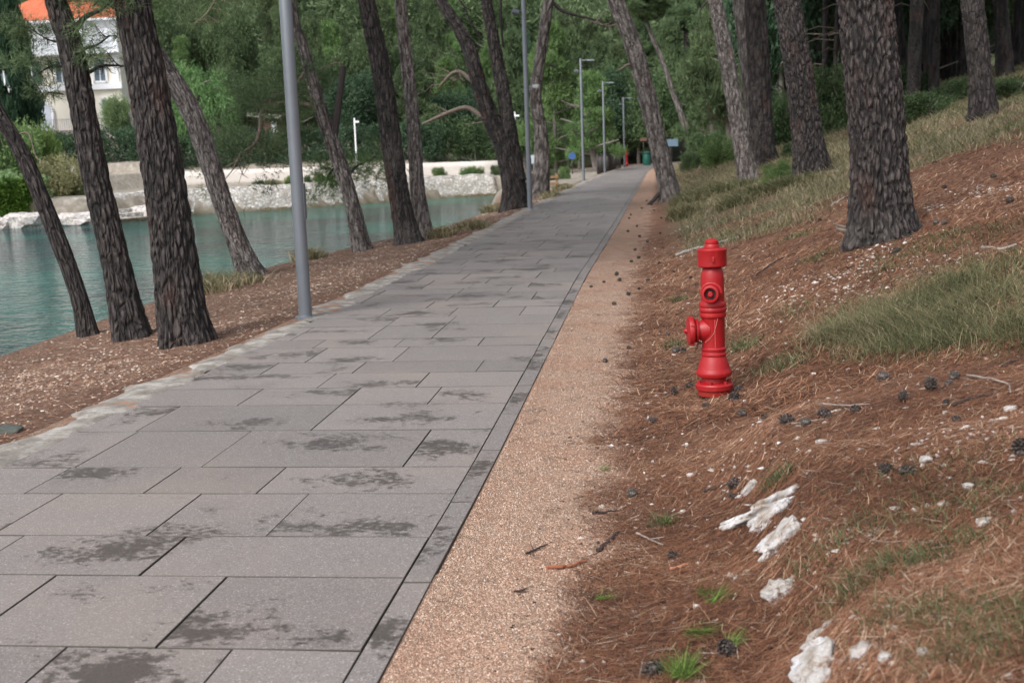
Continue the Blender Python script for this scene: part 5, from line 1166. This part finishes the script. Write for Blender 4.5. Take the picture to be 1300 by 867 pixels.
# white rocks outcropping lower right
rocks = [((966, 640), (.15, .05, .042), 55, .22, 'largest white limestone outcrop, upper of the chain at lower right'), ((953, 613), (.055, .02, .026), 55, .2, 'small white rock at the top of the chain beneath a grass tuft'), ((972, 656), (.10, .024, .03), 52, .2, 'narrow white rock touching the lower side of the largest outcrop'), ((992, 681), (.11, .042, .042), 52, .25, 'white and tan rock, second big one down the chain at lower right'),
         ((990, 748), (.07, .03, .045), 60, .3, 'upright white and tan rock, third down the chain at lower right'), ((1050, 838), (.10, .045, .045), 55, .2, 'white limestone rock cut by the bottom edge'), ((1038, 806), (.07, .022, .03), 60, .2, 'thin white rock just above the bottom-edge rock'), ((1128-34, 828), (.035, .03, .03), 0, .1, 'tan stone right of the bottom-edge rock'),
         ((877, 604), (.022, .016, .013), 0, 0, 'smooth grey-white stone alone on litter left of the outcrop'), ((1252, 663), (.032, .022, .018), 0, 0, 'smooth white stone in the grass at the right'), ((1175, 586), (.025, .016, .018), 0, 0, 'white stone among the chips at the right, left one'), ((1124, 837), (.02, .016, .016), 0, 0, 'white pebble right of the tan stone at the bottom'), ((1172, 831), (.018, .014, .014), 0, 0, 'small white pebble among chips at the bottom right'),
         ((1043, 562), (.03, .014, .012), 15, 0, 'white stone below the three-cone twig'), ((1165, 565), (.03, .01, .008), 5, 0, 'flat white stone centre right among chips'), ((1283, 520), (.03, .016, .014), 0, 0, 'beige stone near the right edge below the crooked stick'), ((1200, 642), (.026, .012, .01), 0, 0, 'flat white stone above the lower right grass'), ((1138, 647), (.024, .012, .01), 0, 0, 'flat white stone left of the other flat one above the lower right grass'),
         ((1208, 405), (.045, .035, .035), 0, 0, 'rounded tan stone half hidden in the wispy grass'), ((930, 447), (.016, .012, .01), 0, 0, 'little white stone just right of the hydrant'), ((1230, 618), (.02, .014, .012), 0, 0, 'white pebble right of centre among chips')]
rocks = [q for k_, q in enumerate(rocks) if k_ > 6]
for i, (a_, b_, w_, h_, lb) in enumerate([((932, 662), (1012, 622), .085, .06, 'largest white limestone outcrop, upper of the chain at lower right'), ((942, 630), (962, 610), .028, .035, 'small white rock at the top of the chain beneath a grass tuft'), ((960, 676), (984, 650), .04, .035, 'narrow white rock touching the lower side of the largest outcrop'),
        ((970, 706), (1016, 662), .065, .055, 'white and tan rock, second big one down the chain at lower right'), ((979, 768), (1000, 734), .05, .055, 'upright white and tan rock, third down the chain at lower right'), ((1022, 868), (1076, 820), .08, .06, 'white limestone rock cut by the bottom edge'), ((1026, 826), (1052, 794), .022, .035, 'thin white rock just above the bottom-edge rock')]):
    pa, pb_ = hit(*a_), hit(*b_); m_ = (pa+pb_)/2; dd = pb_-pa
    o = rock('rock', lb, (m_.x, m_.y, g(m_.x, m_.y)-h_*.3), (dd.length*.62, w_*1.15, h_*.9), i+3, LIME_ST, sub=5, rz=math.atan2(dd.y, dd.x), tilt=-math.atan2(dd.z, math.hypot(dd.x, dd.y)), rough=.8)
for i, ((px, py), sc, rz, tl, lb) in enumerate(rocks):
    p = hit(px, py); big = sc[0] > .03
    rock('rock' if big else 'stone', lb, (p.x, p.y, g(p.x, p.y)-(sc[2]*.1 if big else -sc[2]*.3)), sc, i+3, LIME_ST, sub=4, rz=math.radians(rz), tilt=-tl, rough=.45 if big else .25, cat='rock' if big else 'stone')
rock('rock', 'dark grey flat stone at the left edge of the verge', hit(6, 548)-Vector((0, 0, .0)), (.13, .08, .045), 77, plain('dark_stone', (74, 78, 74), .9, var=.3, scale=14), sub=4)
# green sprigs of pine needles
SPG = tonemat('fresh_needles', [(0, (60, 84, 36)), (.5, (94, 120, 54)), (1, (134, 150, 84))], .6, .2)
def sprig(label, px, n, L, dirpx, fan=.35, upz=.15):
    p = hit(*px); q = hit(*dirpx); d = (q-p).normalized(); D = np.array([[d.x, d.y, d.z]]*n)+r.normal(size=(n, 3))*fan*np.array([1, 1, .3]); D[:, 2] += upz*r.random(n); D /= np.linalg.norm(D, axis=1)[:, None]
    P_ = r.normal(size=(n, 3))*np.array([.012, .012, .002])+np.array([0, 0, .012]); o = ribbon('pine_sprig', P_, D, L*(.6+.5*r.random(n)), np.full(n, .0022), r.normal(size=(n, 3))*.006, SPG, r.random(n), label, 'pine sprig')
    del o['kind']; o.location = (p.x, p.y, g(p.x, p.y))
sprig('green needle sprig pointing right, upper of the bottom sprigs', (888, 755), 60, .10, (935, 765)); sprig('green needle sprig above the upper right-pointing one', (905, 768), 40, .09, (938, 752))
sprig('long pale green needle sprig in the middle of the bottom sprigs', (875, 806), 60, .12, (930, 812)); sprig('short green needle sprig just above the stalked cone', (928, 822), 40, .08, (955, 806))
sprig('bushy bright green needle tuft at the bottom edge', (866, 862), 170, .10, (872, 835), 1.0, .9); sprig('yellowish sprig on the litter left of the bottom sprigs', (760, 764), 25, .08, (786, 757)); sprig('small green sprig on the litter right of the gravel', (845, 667), 30, .05, (862, 660), .8); sprig('yellow-green sprig at gravel edge, upper', (765, 598), 30, .05, (778, 594), .6)
# small clover-like green plant on gravel edge
